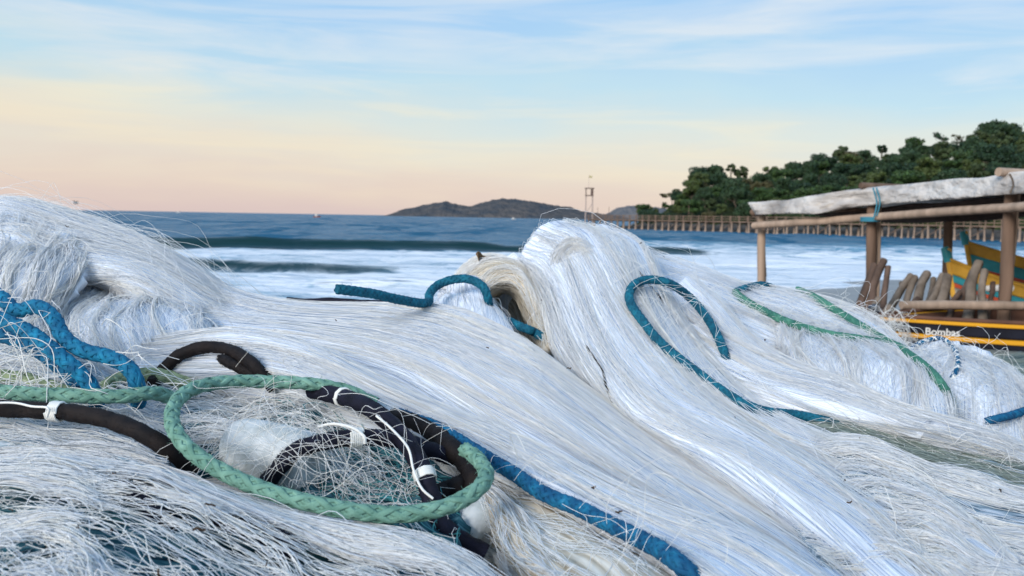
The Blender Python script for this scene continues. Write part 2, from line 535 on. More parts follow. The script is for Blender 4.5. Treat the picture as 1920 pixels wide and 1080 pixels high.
RIDGE = [(1165, 412), (1205, 398), (1245, 380), (1275, 360), (1300, 344), (1340, 325), (1385, 326), (1430, 330), (1480, 318), (1520, 306), (1580, 296), (1640, 300), (1690, 286), (1730, 272),
         (1780, 284), (1815, 278), (1845, 256), (1880, 246), (1930, 250), (2050, 230), (2250, 250), (2500, 330)]
HN, HK = 130, 26
hx, hy = profile(RIDGE, HN)


def pier_depth(px):
    # the pier runs in a straight line through these two points of the sea
    a, b = P(1108, 411, 231), P(1900, 425, 134)
    dirx, diry = b[0] - a[0], b[1] - a[1]
    k = (px - 960) / F
    t = (k * a[1] - a[0]) / (dirx - k * diry)
    return a[1] + t * diry


def hill_pt(i, q):
    px, py = hx[i], hy[i]
    d0 = pier_depth(px) + 12
    d1 = d0 + 26 + 75 * min(1, max(0, (px - 1165) / 400))
    top = P(px, py, d1); low = P(px, 415, d0)
    z0 = SEA - .6
    z1 = max(top[2] - (4.2 if px > 1330 else 2.2), z0 + 1.2)
    return np.array([low[0] + (top[0] - low[0]) * q, low[1] + (top[1] - low[1]) * q, z0 + (z1 - z0) * (.16 * min(1, q * 8) + .84 * q ** .92)])


HV = np.array([[hill_pt(i, j / (HK - 1)) for j in range(HK)] for i in range(HN)])
HB = HV[:, -1:, :] + np.array([0, 60, -25.0])
HG = np.concatenate([HV, HB], 1)
HG[:, 1:-1, 2] += .7 * fbm(HG[:, 1:-1, 0] * .12, HG[:, 1:-1, 1] * .12, 60)
m_hill = mat('hill_undergrowth', (.02, .03, .012), .9, .1, ((.25, .25, .25), 8, [(.35, (.010, .016, .007)), (.55, (.028, .042, .014)), (.7, (.06, .06, .024))]), ((.5, .5, .5), 1, 1.2))
tag(obj('headland', mesh_data('headland', HG, grid_faces(HN, HK + 1), m_hill)), kind='structure')


# trees
def crown_mesh(name, m, rx, rz, clumps, leaves, seed, leaf=.23, flat=0.0):
    g = np.random.default_rng(seed)
    V, Fc = [], []
    for c in range(clumps):
        th = g.uniform(0, 2 * np.pi); rr = rx * math.sqrt(g.uniform(0, 1)) * .78
        zz = g.uniform(-.75, .8) * rz * (1 - .5 * (rr / rx) ** 2)
        cc = np.array([rr * math.cos(th), rr * math.sin(th), rz + zz])
        cr_ = g.uniform(.26, .46) * rx
        d = nrmz(g.normal(size=(leaves, 3)))
        p = cc + d * cr_ * g.uniform(.55, 1.05, (leaves, 1)) * np.array([1, 1, .72])
        a = nrmz(np.cross(d + .6 * g.normal(size=d.shape), g.normal(size=d.shape))); b = nrmz(np.cross(a, d + .5 * g.normal(size=d.shape)))
        s = leaf * g.uniform(.6, 1.4, (leaves, 1))
        V.append(np.stack([p - a * s, p + b * s * .6, p + a * s, p - b * s * .6], 1).reshape(-1, 3))
    V = np.vstack(V)
    return mesh_data(name, V, np.arange(len(V)).reshape(-1, 4), m, False)


def trunk_mesh(name, m, h, r, seed, limbs=4, rx=2.5, crooked=.3):
    g = np.random.default_rng(seed)
    parts = [pipe(catmull([(0, 0, -1.5), (g.normal() * crooked * .3, g.normal() * .1, h * .35), (g.normal() * crooked, g.normal() * crooked, h * .75), (g.normal() * crooked, g.normal() * crooked, h * 1.1)], 8), np.linspace(r, r * .45, 8), 6)]
    for k in range(limbs):
        th = 2 * np.pi * k / limbs + g.uniform(-.4, .4); z0 = h * g.uniform(.55, .85)
        parts.append(pipe(catmull([(0, 0, z0), (rx * .35 * math.cos(th), rx * .35 * math.sin(th), z0 + h * .15), (rx * .8 * math.cos(th), rx * .8 * math.sin(th), z0 + h * .32)], 5), np.linspace(r * .5, r * .15, 5), 5))
    V, Fc = join(parts)
    return mesh_data(name, V, Fc, m)


m_bark = mat('bark', (.10, .08, .06), .9, .1, var((.11, .09, .07), .6, 1.4, (3, 3, 1)))
GREENS = [(.036, .072, .020), (.026, .054, .022), (.058, .084, .024), (.018, .042, .020), (.072, .068, .028), (.042, .064, .024)]
m_leaf = []
for k, c in enumerate(GREENS):
    m_leaf.append(mat('foliage', c, .6, .3, var(c, .55, 1.6, (.7, .7, .7), 3)))
KIND = []
for k in range(6):
    rx = [3.0, 3.6, 2.7, 3.3, 3.0, 2.4][k]
    KIND.append((crown_mesh('crown', m_leaf[k], rx, [2.2, 2.3, 2.6, 2.0, 2.0, 2.4][k], 22, 170, 100 + k), trunk_mesh('trunk', m_bark, 3.2, .2, 200 + k, 4, rx)))
TREE_LABEL = ['rounded mid green tree', 'broad dark green tree', 'tall yellowish green tree', 'near black evergreen tree', 'brownish dry-leaved tree', 'small olive green tree']


def tree(k, loc, s, rz, label, group, hz=1.0):
    e = empty('tree', loc, rz); e.scale = (s, s, s * hz)
    tag(e, label, 'tree', group)
    t = obj('trunk', KIND[k][1], e)
    c = obj('crown', KIND[k][0], e); c.location = (0, 0, 2.2)
    return e


g = np.random.default_rng(5)
n_tree = 0
for q in np.linspace(.04, 1.0, 11):
    step = 5.4 - 1.2 * q
    i = 4.0 + g.uniform(0, 3)
    while i < 124:
        ii = int(i)
        p = HG[ii, min(HK - 1, int(round(q * (HK - 1))))].copy()
        i += step * g.uniform(.7, 1.3)
        if HV[ii, -1, 2] - SEA < .9 and q > .5: continue
        p[1] += g.uniform(-2, 2)
        k = int(g.choice(6, p=[.24, .24, .12, .2, .08, .12]))
        s = g.uniform(.62, 1.15) * (.75 if q < .15 else 1)
        if hx[ii] < 1290: s *= .62
        hp = hx[ii]
        where = 'low by the pier' if q < .25 else 'halfway up the slope' if q < .7 else 'high on the slope'
        side_ = 'at the headland tip' if hp < 1330 else 'beyond the left end of the tarp' if hp < 1470 else 'left of the middle post' if hp < 1640 else 'between the middle and right posts' if hp < 1800 else 'beyond the right post'
        tree(k, p, s, g.uniform(0, 6.28), TREE_LABEL[k] + ' ' + where + ' ' + side_, 'trees of the headland wood', g.uniform(.85, 1.15))
        n_tree += 1
print('trees', n_tree)


def special(px, py, dd, h, crown_r, crown_h, label, k, clumps=8, leaves=40, seed=0, leaf=.4, lean=0.0, name='tree'):
    """one tree that stands clear of the skyline: top of its crown at the pixel"""
    top = P(px, py, dd)
    base = top - np.array([lean, 0, h])
    e = empty(name, base); tag(e, label, 'tree')
    obj('trunk', trunk_mesh('trunk', m_bark, h - crown_h * 1.3, .16, seed, 5, crown_r, .25), e)
    c = obj('crown', crown_mesh('crown', m_leaf[k], crown_r, crown_h, clumps, leaves, seed + 1, leaf), e)
    c.location = (lean, 0, h - 2 * crown_h)
    return e


def dpt(px):
    i = int(np.argmin(abs(hx - px))); return float(HV[i, -1, 1])


special(1655, 272, dpt(1655), 9, 1.5, 1.3, 'dark lollipop-shaped tree standing clear of the skyline above the tarp roof', 3, 7, 50, 301)
special(1486, 302, dpt(1486), 7, .9, 1.2, 'small pointed tree rising on the skyline of the headland', 3, 5, 40, 303)
special(1768, 246, dpt(1768), 9, 2.3, 1.6, 'thin open tree with a dark tuft on the skyline, beside the big rounded tree', 3, 9, 40, 305, .3)
special(1795, 251, dpt(1795), 9, 2.0, 1.6, 'pale sparse see-through tree on the skyline', 4, 9, 16, 307, .3)
special(1862, 226, dpt(1862), 11, 3.8, 2.2, 'biggest spreading tree with sky showing through its crown, highest on the headland', 1, 20, 42, 309)
special(1716, 256, dpt(1716), 10, 3.2, 2.4, 'big rounded flat-topped tree on the skyline left of the thin open trees', 0, 18, 60, 311)
special(1340, 309, dpt(1340), 8, 2.2, 1.4, 'feathery topped tree at the left crest of the headland', 5, 8, 40, 313)
special(1372, 308, dpt(1372), 8, 1.5, 1.2, 'tuft-crowned tree beside the feathery tree on the left crest', 5, 6, 36, 315)
special(1303, 320, dpt(1303), 6, 1.3, .6, 'wispy bare-branched tree at the left crest of the headland', 4, 4, 14, 317)
special(1246, 362, dpt(1250), 4, 2.0, .6, 'flat wind-bent tree leaning out over the water at the headland tip', 4, 6, 22, 319, .35, -2.2)

# ------------------------------------------------------------------ pier, rocks, lookout tower
m_pier = mat('weathered_pier_wood', (.20, .13, .09), .8, .2, var((.19, .13, .095), .6, 1.4, (.8, .8, 3)))
m_pile = mat('pale_pier_piles', (.32, .24, .18), .8, .2, var((.32, .24, .185), .6, 1.3, (.8, .8, .8)))
m_rock = mat('dark_shore_rock', (.06, .045, .035), .8, .3, var((.055, .045, .036), .5, 1.9, (.6, .6, .6)), ((1.2, 1.2, 1.2), 1, .5))
A = P(1108, 411, 231); B = P(1900, 425, 134)
pdir = nrmz(np.array([B[0] - A[0], B[1] - A[1], 0])); pnor = np.array([-pdir[1], pdir[0], 0])
if pnor[1] < 0: pnor = -pnor
LEN = float(np.linalg.norm((B - A)[:2])) + 22
ang = math.atan2(pdir[1], pdir[0])
DECK = 1.05
pier = tag(empty('pier', (A[0], A[1], SEA), ang), 'long wooden pier on posts running along the foot of the headland', 'pier')
V, Fc = box((LEN / 2, 0, DECK - SEA), (LEN, 2.4, .22)); obj('deck', mesh_data('deck', V, Fc, m_pier, False), pier)
side = 1 if (np.array([math.cos(ang + math.pi / 2), math.sin(ang + math.pi / 2)]) @ pnor[:2]) > 0 else -1
for s in (-1, 1):
    for zz in (.55, 1.05):
        V, Fc = box((LEN / 2, s * 1.12, DECK - SEA + zz), (LEN, .09, .12)); obj('rail', mesh_data('rail', V, Fc, m_pier, False), pier)
pv = pipe([(0, 0, -.8), (0, 0, .0), (0, 0, .55), (0, 0, 1.2), (0, 0, DECK - SEA - .12)], [.34, .30, .20, .17, .17], 8)
pile_me = mesh_data('pile', pv[0], pv[1], m_pile)
V, Fc = box((0, 0, .55), (.13, .13, 1.12)); rp_me = mesh_data('rail_post', V, Fc, m_pier, False)
V, Fc = box((0, 0, 0), (.22, 2.3, .24)); cross_me = mesh_data('crossbeam', V, Fc, m_pier, False)
x = .4
while x < LEN:
    for s in (-1, 1):
        po = obj('pile', pile_me, pier, (x + random.uniform(-.18, .18), s * .95, 0)); po.rotation_euler = (random.uniform(-.05, .05), random.uniform(-.06, .06), 0); po.scale = (random.uniform(.75, 1.15),) * 2 + (1,)
        obj('rail_post', rp_me, pier, (x, s * 1.12, DECK - SEA + .11))
    obj('crossbeam', cross_me, pier, (x, 0, DECK - SEA - .23))
    if random.random() < .45:
        V, Fc = pipe([(0, side * -1.02, .5), (2.5, side * -1.02, DECK - SEA - .3)], .07, 5); obj('brace', mesh_data('brace', V, Fc, m_pier), pier, (x, 0, 0))
    x += 2.5 + random.uniform(-.15, .15)
for x_, h_ in ((1.5, 3.0), (6.5, 3.2), (18, 3.2), (37, 3.4), (70, 3.0)):
    V, Fc = pipe([(0, 0, 0), (0, 0, h_)], [.07, .05], 6); o = obj('lamp_post', mesh_data('lamp_post', V, Fc, m_pier), pier, (x_, side * 1.0, DECK - SEA + .1))
# rock bank behind the pier at the water line
n = 260
tt = np.linspace(2, LEN, n); ww = np.linspace(0, 11, 14)
T_, W_ = np.meshgrid(tt, ww, indexing='ij')
RX = A[0] + pdir[0] * T_ + pnor[0] * (W_ + 1.3); RY = A[1] + pdir[1] * T_ + pnor[1] * (W_ + 1.3)
RZ = SEA - .5 + 1.9 * np.clip(W_ / 5, 0, 1) ** .6 * np.clip((T_ - 2) / 12, 0.35, 1) + .45 * fbm(T_ * .5, W_ * .6, 77)
tag(obj('rocky_shore', mesh_data('rocky_shore', np.stack([RX, RY, RZ], -1), grid_faces(n, 14), m_rock)), kind='structure')

m_tower = mat('pale_tower_poles', (.42, .34, .30), .7, .2)
m_cabin = mat('dark_cabin_boards', (.13, .09, .075), .8, .2)
tp = P(1104, 411, 234)
tw = tag(empty('lookout_tower', (tp[0], tp[1], DECK)), 'slender lookout tower with small cabin on thin legs at the pier end', 'tower')
H1 = (409 - 365) / F * 234
for sx in (-1, 1):
    for sy in (-1, 1):
        V, Fc = pipe([(sx * .95, sy * .95, -2.5), (sx * .85, sy * .85, H1)], [.09, .08], 6); obj('leg', mesh_data('leg', V, Fc, m_tower), tw)
for zz in (H1 * .45,):
    for s in (-1, 1):
        V, Fc = pipe([(-.9, s * .9, zz - 1.4), (.9, s * .9, zz + 1.4)], [.04, .04], 5); obj('brace', mesh_data('brace', V, Fc, m_tower), tw)
V, Fc = box((0, 0, H1), (2.1, 2.1, .22)); obj('platform', mesh_data('platform', V, Fc, m_cabin, False), tw)
for sx in (-1, 1):
    for sy in (-1, 1):
        V, Fc = box((sx * .9, sy * .9, H1 + .95), (.12, .12, 1.7)); obj('cabin_post', mesh_data('cabin_post', V, Fc, m_cabin, False), tw)
V, Fc = box((.66, 0, H1 + .9), (.5, 1.7, 1.58)); obj('cabin_wall', mesh_data('cabin_wall', V, Fc, m_cabin, False), tw)
V, Fc = box((0, 0, H1 + 1.9), (2.4, 2.4, .2)); obj('roof', mesh_data('roof', V, Fc, m_cabin, False), tw)
V, Fc = pipe([(-.2, 0, H1 + 2), (-.2, 0, H1 + 5.3)], [.04, .03], 5); mast = obj('mast', mesh_data('mast', V, Fc, m_tower), tw)
m_flag = mat('faded_yellow_flag', (.45, .40, .22), .8, .1)
fx, fz = np.meshgrid(np.linspace(0, .8, 9), np.linspace(0, .55, 5), indexing='ij')
FV = np.stack([-.17 + fx, .1 * np.sin(fx * 7), H1 + 4.7 + fz - .1 * fx], -1)
fl = obj('flag', mesh_data('flag', FV, grid_faces(9, 5), m_flag), mast)
md = fl.modifiers.new('thick', 'SOLIDIFY'); md.thickness = .02


# ------------------------------------------------------------------ boats
def boat(name, label, loc, rz, L, beam, H, rise, bands, m_in, m_rail, cat='boat', rake=.5, seats=2, fullness=.5, curve=3.0, tip=None, low_end=.0):
    e = tag(empty(name, loc, rz), label, cat)
    n, k = 46, 26
    s = np.linspace(0, 1, n)
    b = np.clip(s / fullness, 0, 1)
    w = beam / 2 * (1 - (1 - b) ** 2.1) * np.where(s > fullness, 1 - .3 * ((s - fullness) / (1 - fullness)) ** 2, 1)
    w = np.maximum(w, .02)
    ztop = H + rise * np.clip(1 - s / .45, 0, 1) ** curve / 1.0
    zk = np.where(s < .25, H * .75 * (1 - s / .25) ** 2.2, 0) * low_end + .0
    q = np.linspace(0, 1, k)

    def surf(side, q, inset=0.0):
        S_, Q_ = np.meshgrid(np.arange(n), q, indexing='ij')
        W = w[S_] * (1 - Q_ ** 2.6) ** .8 * (1 - .12 * Q_) - inset
        W = np.maximum(W, .008)
        Z = ztop[S_] * (1 - Q_) + zk[S_] * Q_ + inset * Q_
        X = s[S_] * L + rake * Q_ * np.clip(1 - s[S_] / .3, 0, 1) ** 1.5
        return np.stack([X, side * W, Z], -1)
    for bi, (q0, q1, m, lift) in enumerate(bands):
        qq = np.linspace(q0, q1, 6)
        parts = []
        for side in (-1, 1):
            G = surf(side, qq); Gi = surf(side, qq, .02)
            G[..., 1] += side * lift
            f = grid_faces(n, 6)
            V = np.concatenate([G.reshape(-1, 3), Gi.reshape(-1, 3)])
            fo = [tuple(x) for x in f] + [tuple(x[::-1] + n * 6) for x in f]
            for j in (0, 5):
                for i in range(n - 1):
                    a, c = i * 6 + j, (i + 1) * 6 + j
                    fo.append((a, c, c + n * 6, a + n * 6))
            parts.append((V, fo))
        V, Fc = join(parts)
        obj('strake', mesh_data('strake', V, Fc, m), e)
    parts = []
    for side in (-1, 1):
        parts.append((surf(side, np.linspace(.01, 1, 14), .035).reshape(-1, 3), [tuple(x) for x in grid_faces(n, 14)]))
    V, Fc = join(parts); obj('inner_hull', mesh_data('inner_hull', V, Fc, m_in), e)
    V = surf(1, np.array([0, .5, 1]))[-1]; V2 = surf(-1, np.array([0, .5, 1]))[-1]
    TV = np.vstack([V, V2, V + [.03, 0, 0], V2 + [.03, 0, 0]])
    obj('transom', mesh_data('transom', TV, [(0, 1, 4, 3), (1, 2, 5, 4), (6, 9, 10, 7), (7, 10, 11, 8), (0, 3, 9, 6)], m_in, False), e)
    for side in (-1, 1):
        pth = surf(side, np.array([0.0]))[:, 0]
        V, Fc = pipe(pth + [0, 0, .01], .016, 8); obj('gunwale', mesh_data('gunwale', V, Fc, m_rail), e)
    for i in range(seats):
        sx = .36 + .42 * i / max(1, seats - 1)
        wv = float(np.interp(sx, s, w))
        V, Fc = box((sx * L, 0, H * .72), (.22, 2 * wv * .92, .04)); obj('thwart', mesh_data('thwart', V, Fc, m_in, False), e)
    stem = [(rake * t_ + .0, 0, ztop[0] * (1 - t_) + zk[0] * t_ + .02) for t_ in np.linspace(-.08, 1, 10)]
    V, Fc = pipe(stem, .035, 8); obj('stem_post', mesh_data('stem_post', V, Fc, tip or m_rail), e)
    if tip is None:
        V, Fc = pipe([(.0, 0, ztop[0] - .02), (-.02, 0, ztop[0] + .06), (-.05, 0, ztop[0] + .13)], [.045, .05, .035], 8); obj('bow_tip', mesh_data('bow_tip', V, Fc, m_tealp), e)
    return e


m_must = mat('mustard_paint', (.82, .44, .05), .45, .4, var((.82, .44, .05), .7, 1.15, (5, 5, 5)))
m_tealp = mat('teal_paint', (.04, .34, .40), .45, .4, var((.04, .34, .40), .7, 1.2, (5, 5, 5)))
m_redp = mat('red_paint', (.64, .10, .04), .45, .4, var((.64, .10, .04), .7, 1.2, (5, 5, 5)))
m_whitep = mat('white_paint', (.70, .68, .64), .5, .4, var((.70, .68, .64), .75, 1.1, (5, 5, 5)))
m_bluep = mat('blue_paint', (.02, .22, .42), .45, .4, var((.02, .22, .42), .7, 1.2, (5, 5, 5)))
m_blackp = mat('black_paint', (.008, .008, .014), .35, .5, var((.008, .008, .014), .6, 1.8, (6, 6, 6)))
m_yellowp = mat('yellow_trim_paint', (.75, .36, .02), .4, .4)
m_brown = mat('brown_inner_boards', (.10, .045, .025), .7, .3, var((.11, .05, .03), .6, 1.4, (3, 12, 12)))
m_pale = mat('pale_hull_paint', (.40, .46, .47), .6, .3, var((.40, .46, .47), .7, 1.15, (4, 4, 4)))

# far painted boat: bow points left
b2 = P(1812, 455, 10.4); z2 = sand_z(5, 10.4)
boat('painted_boat', 'mustard boat with teal and red bands and the highest upswept bow, behind the shelter', (b2[0], b2[1], z2), R(-9), 5.2, 1.5,
     b2[2] - z2 - .47, .47, [(0, .09, m_must, .0), (.09, .19, m_tealp, .006), (.19, .27, m_redp, .002), (.27, .31, m_whitep, .008), (.31, .45, m_must, .006), (.45, .50, m_whitep, .01), (.50, .57, m_redp, .004), (.57, 1, m_bluep, .0)],
     m_brown, m_must, rake=.30, low_end=.0, curve=1.8, fullness=.42)
b1 = P(1779, 487, 9.3); z1 = sand_z(4.6, 9.3)
boat('painted_boat', 'white sided boat with mustard top band, its bow lower than the other painted boat', (b1[0], b1[1], z1), R(-20), 4.8, 1.4,
     b1[2] - z1 - .43, .43, [(0, .12, m_must, .0), (.12, .19, m_tealp, .006), (.19, .23, m_redp, .002), (.23, .60, m_whitep, .006), (.60, 1, m_bluep, .0)], m_brown, m_must, rake=.22, low_end=.0, curve=2.2, fullness=.42)
# black boat beside the pile
bk = P(1640, 598, 6.3)
zb = sand_z(3, 6.5)
BH = bk[2] - zb
bands = [(0, .040, m_yellowp, .010), (.040, .150, m_blackp, .0), (.150, .200, m_yellowp, .010), (.200, .255, m_blackp, .0), (.255, 1, m_pale, .002)]
bands = [(a_ * .75 / BH, min(1, b_ * .75 / BH) if b_ < 1 else 1, m_, l_) for a_, b_, m_, l_ in [(a_ / .75 * .75, b_, m_, l_) for a_, b_, m_, l_ in bands]]
bb = boat('black_boat', 'black wooden boat with two yellow stripes and white lettering on its side', (bk[0], bk[1], zb), R(12), 5.6, 1.5, BH, .02,
          bands, m_brown, m_brown, rake=.3, low_end=.2, fullness=.42, tip=m_blackp)
bpy.context.view_layer.update()


def text_on(parent, body, size, loc_world, normal_rz, m, name='lettering'):
    cu = bpy.data.curves.new(name, 'FONT'); cu.body = body; cu.size = size; cu.extrude = .002; cu.align_x = 'CENTER'; cu.align_y = 'CENTER'; cu.offset = .0012
    to = bpy.data.objects.new(name, cu); col.objects.link(to)
    dg = bpy.context.evaluated_depsgraph_get()
    me = bpy.data.meshes.new_from_object(to.evaluated_get(dg)); me.name = name
    bpy.data.objects.remove(to)
    me.materials.clear(); me.materials.append(m)
    o = obj(name, me, parent)
    mw = Matrix.Translation(loc_world) @ Matrix.Rotation(normal_rz, 4, 'Z') @ Matrix.Rotation(R(90), 4, 'X')
    o.matrix_world = mw
    o.matrix_parent_inverse = Matrix.Identity(4)
    o.matrix_basis = parent.matrix_world.inverted() @ mw
    return o


# ------------------------------------------------------------------ shelter
m_wood = mat('grey_brown_pole', (.16, .105, .075), .8, .2, var((.16, .105, .075), .6, 1.45, (9, 9, 1.2)), ((30, 30, 3), .5, .01))
m_wood2 = mat('pale_pole', (.38, .28, .21), .8, .2, var((.38, .28, .21), .7, 1.25, (9, 9, 1.2)), ((30, 30, 3), .5, .01))
m_drift = mat('driftwood', (.17, .135, .105), .85, .2, var((.17, .135, .105), .55, 1.4, (10, 10, 3)), ((40, 40, 6), .6, .01))
m_drift2 = mat('dark_driftwood', (.10, .066, .05), .85, .2, var((.10, .066, .05), .55, 1.4, (10, 10, 3)), ((40, 40, 6), .6, .01))
m_tarp = mat('dirty_white_tarp', (.55, .52, .49), .55, .35, ((2.2, 2.2, 5), 6, [(.3, (.28, .255, .235)), (.5, (.52, .49, .46)), (.7, (.66, .64, .61))]), ((5, 5, 11), 1, .09))
m_under = mat('dark_roof_shadow', (.05, .035, .03), .9, .1, var((.05, .035, .03), .4, 2.0, (14, 14, 14)))  # shadow under the tarp roof as a dark colour
m_tie = mat('teal_tie_rope', (.05, .22, .30), .7, .2)
D1, D2, D3, D4 = 10.4, 8.9, 7.0, 6.0
sh = tag(empty('boat_shelter', (P(1636, 600, D2)[0], P(1636, 600, D2)[1], sand_z(0, D2))), 'low open shelter of rough poles under a dirty white tarp', 'shelter')
sloc = np.array(sh.location)


def part_pipe(name, pts, r, m, sides=9, jit=.18, seed=0, n=12):
    V, Fc = pipe(catmull(pts, n), np.linspace(r, r * .92, n), sides, True, jit, seed)
    return obj(name, mesh_data(name, V - sloc, Fc, m), sh)


def post(px, top, d, r, m, seed, px2=None):
    t = P(px, top, d); x2 = P(px2 or px, 560, d)
    b = np.array([x2[0], t[1], sand_z(0, t[1]) - .1])
    part_pipe('post', [b, (b + t) / 2 + [.02, 0, 0], t], r * .88, m, 10, .2, seed)


post(1428, 405, D1, .058, m_wood2, 1, 1430)
post(1635, 378, D2, .060, m_wood, 2, 1637)
post(1648, 384, D2 + .08, .030, m_wood2, 3, 1647)
post(1896, 358, D3, .058, m_wood, 4, 1884)
post(1908, 358, D3 + .08, .030, m_wood2, 5, 1880)
post(1778, 398, 9.6, .058, m_wood, 6, 1776)
post(2150, 330, D4 - .6, .058, m_wood, 7)
part_pipe('rail', [P(1414, 423, D1 - .1), P(1520, 416, 9.4), P(1636, 407, D2 - .1), P(1760, 398, 7.9), P(1890, 390, D3 - .1), P(2080, 378, D4 - .4)], .04, m_wood2, 9, .12, 8, 26)
part_pipe('beam', [P(1412, 398, D1 + .05), P(1636, 372, D2 + .06), P(1890, 343, D3 + .06), P(2160, 315, D4 - .5)], .05, m_wood, 9, .12, 9, 20)
for (px, py, d, r_, m_, sd) in ((1614, 348, D2 - .02, .032, m_wood, 10), (1872, 323, D3 - .05, .036, m_wood2, 11), (1412, 386, D1, .04, m_wood, 12)):
    q = P(px, py, d)
    part_pipe('rafter', [q, q + [.9, .33, -.01], q + [2.9, 1.1, -.06]], r_, m_, 9, .12, sd)


# tarp: front drop over the beam, then the roof sheet going back
def tarp():
    top = catmull(PP([(1402, 381, D1 - .05), (1440, 379, D1 - .3), (1520, 368, 9.3), (1636, 352, D2 - .05), (1740, 342, 8.05), (1890, 327, D3 - .05), (1990, 318, 6.4), (2160, 300, D4 - .6)]), 90)
    bot = catmull(PP([(1417, 404, D1 - .1), (1445, 403, D1 - .4), (1530, 399, 9.2), (1636, 385, D2 - .12), (1740, 377, 8.0), (1890, 363, D3 - .12), (1990, 356, 6.3), (2160, 345, D4 - .7)]), 90)
    rows = []
    s = np.linspace(0, 1, 90)
    for t in np.linspace(0, 1, 10):
        r = bot * (1 - t) + top * t
        r[:, 1] -= .05 * math.sin(t * math.pi) + .05 * vn(s * 22 + t * 5, t * 1.2 + 0 * s, 14) + .035 * vn(s * 26 + t * 3, t * 2.2 + 0 * s, 4) + .02 * vn(s * 60 - t * 6, t * 4 + 0 * s, 5)
        r[:, 2] += .012 * vn(s * 14, t * 2 + 0 * s, 9)
        rows.append(r)
    for t in np.linspace(.08, 1, 12):
        r = top.copy(); r[:, 1] += 1.1 * t; r[:, 0] += 2.9 * t
        r[:, 2] += .03 * math.sin(t * 3.14) - .07 * t + .02 * vn(s * 10, t * 3 + 0 * s, 6)
        rows.append(r)
    G = np.array(rows)
    o = obj('tarp', mesh_data('tarp', G - sloc, grid_faces(len(rows), 90), m_tarp), sh)
    md = o.modifiers.new('thick', 'SOLIDIFY'); md.thickness = .006
    # added dark sagging sheet that stands in for the shadow under the roof
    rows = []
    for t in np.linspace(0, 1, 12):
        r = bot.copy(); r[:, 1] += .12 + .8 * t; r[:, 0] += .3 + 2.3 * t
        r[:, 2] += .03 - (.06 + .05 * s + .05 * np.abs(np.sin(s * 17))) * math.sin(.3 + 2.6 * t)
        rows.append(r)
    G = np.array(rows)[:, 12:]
    o = obj('roof_shadow_sheet', mesh_data('roof_shadow_sheet', G - sloc, grid_faces(12, 78), m_under), sh)
    md = o.modifiers.new('thick', 'SOLIDIFY'); md.thickness = .01


tarp()
for (px, ya, yb, d, m) in ((1640, 352, 410, D2 - .22, m_tie), (1646, 352, 405, D2 - .22, m_tie), (1896, 326, 362, D3 - .22, m_drift)):
    part_pipe('tie', [P(px - 3, ya, d), P(px + 4, (ya + yb) / 2, d), P(px - 2, yb, d)], .008, m, 6, .3, px, 8)
for k in range(4):
    c = P(1636, 408 + 2.2 * k, D2 - .1); th = np.linspace(0, 2 * np.pi, 14)
    V, Fc = pipe(np.stack([c[0] + .085 * np.cos(th), c[1] + .06 + .12 * np.sin(th), c[2] + 0 * th], 1), .007, 6)
    obj('tie', mesh_data('tie', V - sloc, Fc, m_tie), sh)

# ------------------------------------------------------------------ logs leaning round the black boat
LOGS = [((1605, 605, 7.0), (1640, 497, 7.2), .055, 0, 'dark log leaning, leftmost of the tight bunch by the middle post'), ((1630, 600, 6.95), (1658, 487, 7.15), .05, 0, 'tallest dark log of the tight bunch by the middle post'),
        ((1650, 600, 6.9), (1666, 500, 7.1), .042, 0, 'dark log with greenish tip, rightmost of the tight bunch by the middle post'),
        ((1625, 615, 6.6), (1648, 560, 6.8), .04, 1, 'short pale stump of log at the foot of the tight bunch'),
        ((1640, 620, 6.5), (1668, 575, 6.6), .04, 1, 'short pale log lying low beside the yellow gunwale'),
        ((1668, 570, 7.6), (1708, 516, 7.8), .05, 1, 'bent pale log sloping most steeply, between the two log bunches'), ((1698, 570, 7.6), (1716, 520, 7.8), .05, 1, 'pale log crossing behind the bent pale log'),
        ((1712, 565, 7.5), (1738, 513, 7.7), .062, 1, 'thick pale log with cut round end in the middle of the row'),
        ((1740, 580, 7.4), (1768, 516, 7.6), .055, 1, 'greyish log leaning left of the thickest grey log'), ((1757, 575, 7.3), (1776, 518, 7.5), .062, 1, 'thickest grey log leaning under the back post'),
        ((1795, 578, 7.1), (1824, 512, 7.3), .055, 0, 'dark plank-like log leaning in front of the white sided boat'), ((1815, 580, 7.0), (1836, 492, 7.2), .062, 1, 'tall grey log crossing the bows of the painted boats'),
        ((1672, 585, 7.9), (1690, 530, 8.1), .036, 1, 'thin pale stick just right of the tight dark bunch'), ((1728, 585, 7.9), (1750, 522, 8.1), .038, 1, 'thin stick behind the thick log with cut end'),
        ((1690, 610, 6.8), (1722, 560, 7.0), .036, 0, 'short dark stick low in the row behind the gunwale'), ((1765, 600, 6.9), (1800, 548, 7.1), .036, 0, 'short dark stick slanting under the thickest grey log'),
        ((1855, 590, 7.0), (1862, 530, 7.2), .034, 0, 'thin dark stake between the upright grey log and right post'),
        ((1841, 585, 6.9), (1846, 508, 7.1), .05, 1, 'upright grey log just left of the right post')]
for k, (a, b, r, dark, lab) in enumerate(LOGS):
    pa, pb = P(*a), P(*b)
    ext = nrmz(pa - pb)
    low = pa + ext * min(.9, max(.1, (pa[2] - sand_z(0, pa[1])) / max(.2, -ext[2])))
    pts = catmull([low, pa + rng.normal(size=3) * .015, (pa + pb) / 2 + rng.normal(size=3) * .015, pb], 12)
    V, Fc = pipe(pts, np.linspace(r * .74, r * .60, 12), 9, True, .22, 30 + k)
    me = mesh_data('log', V - low, Fc, m_drift if dark else m_drift2)
    if dark: me.materials[0] = m_drift2
    else: me.materials[0] = m_drift2
    if dark == 1: me.materials[0] = m_drift
    tag(obj('log', me, None, low), lab, 'log', 'logs leaning around the black boat')
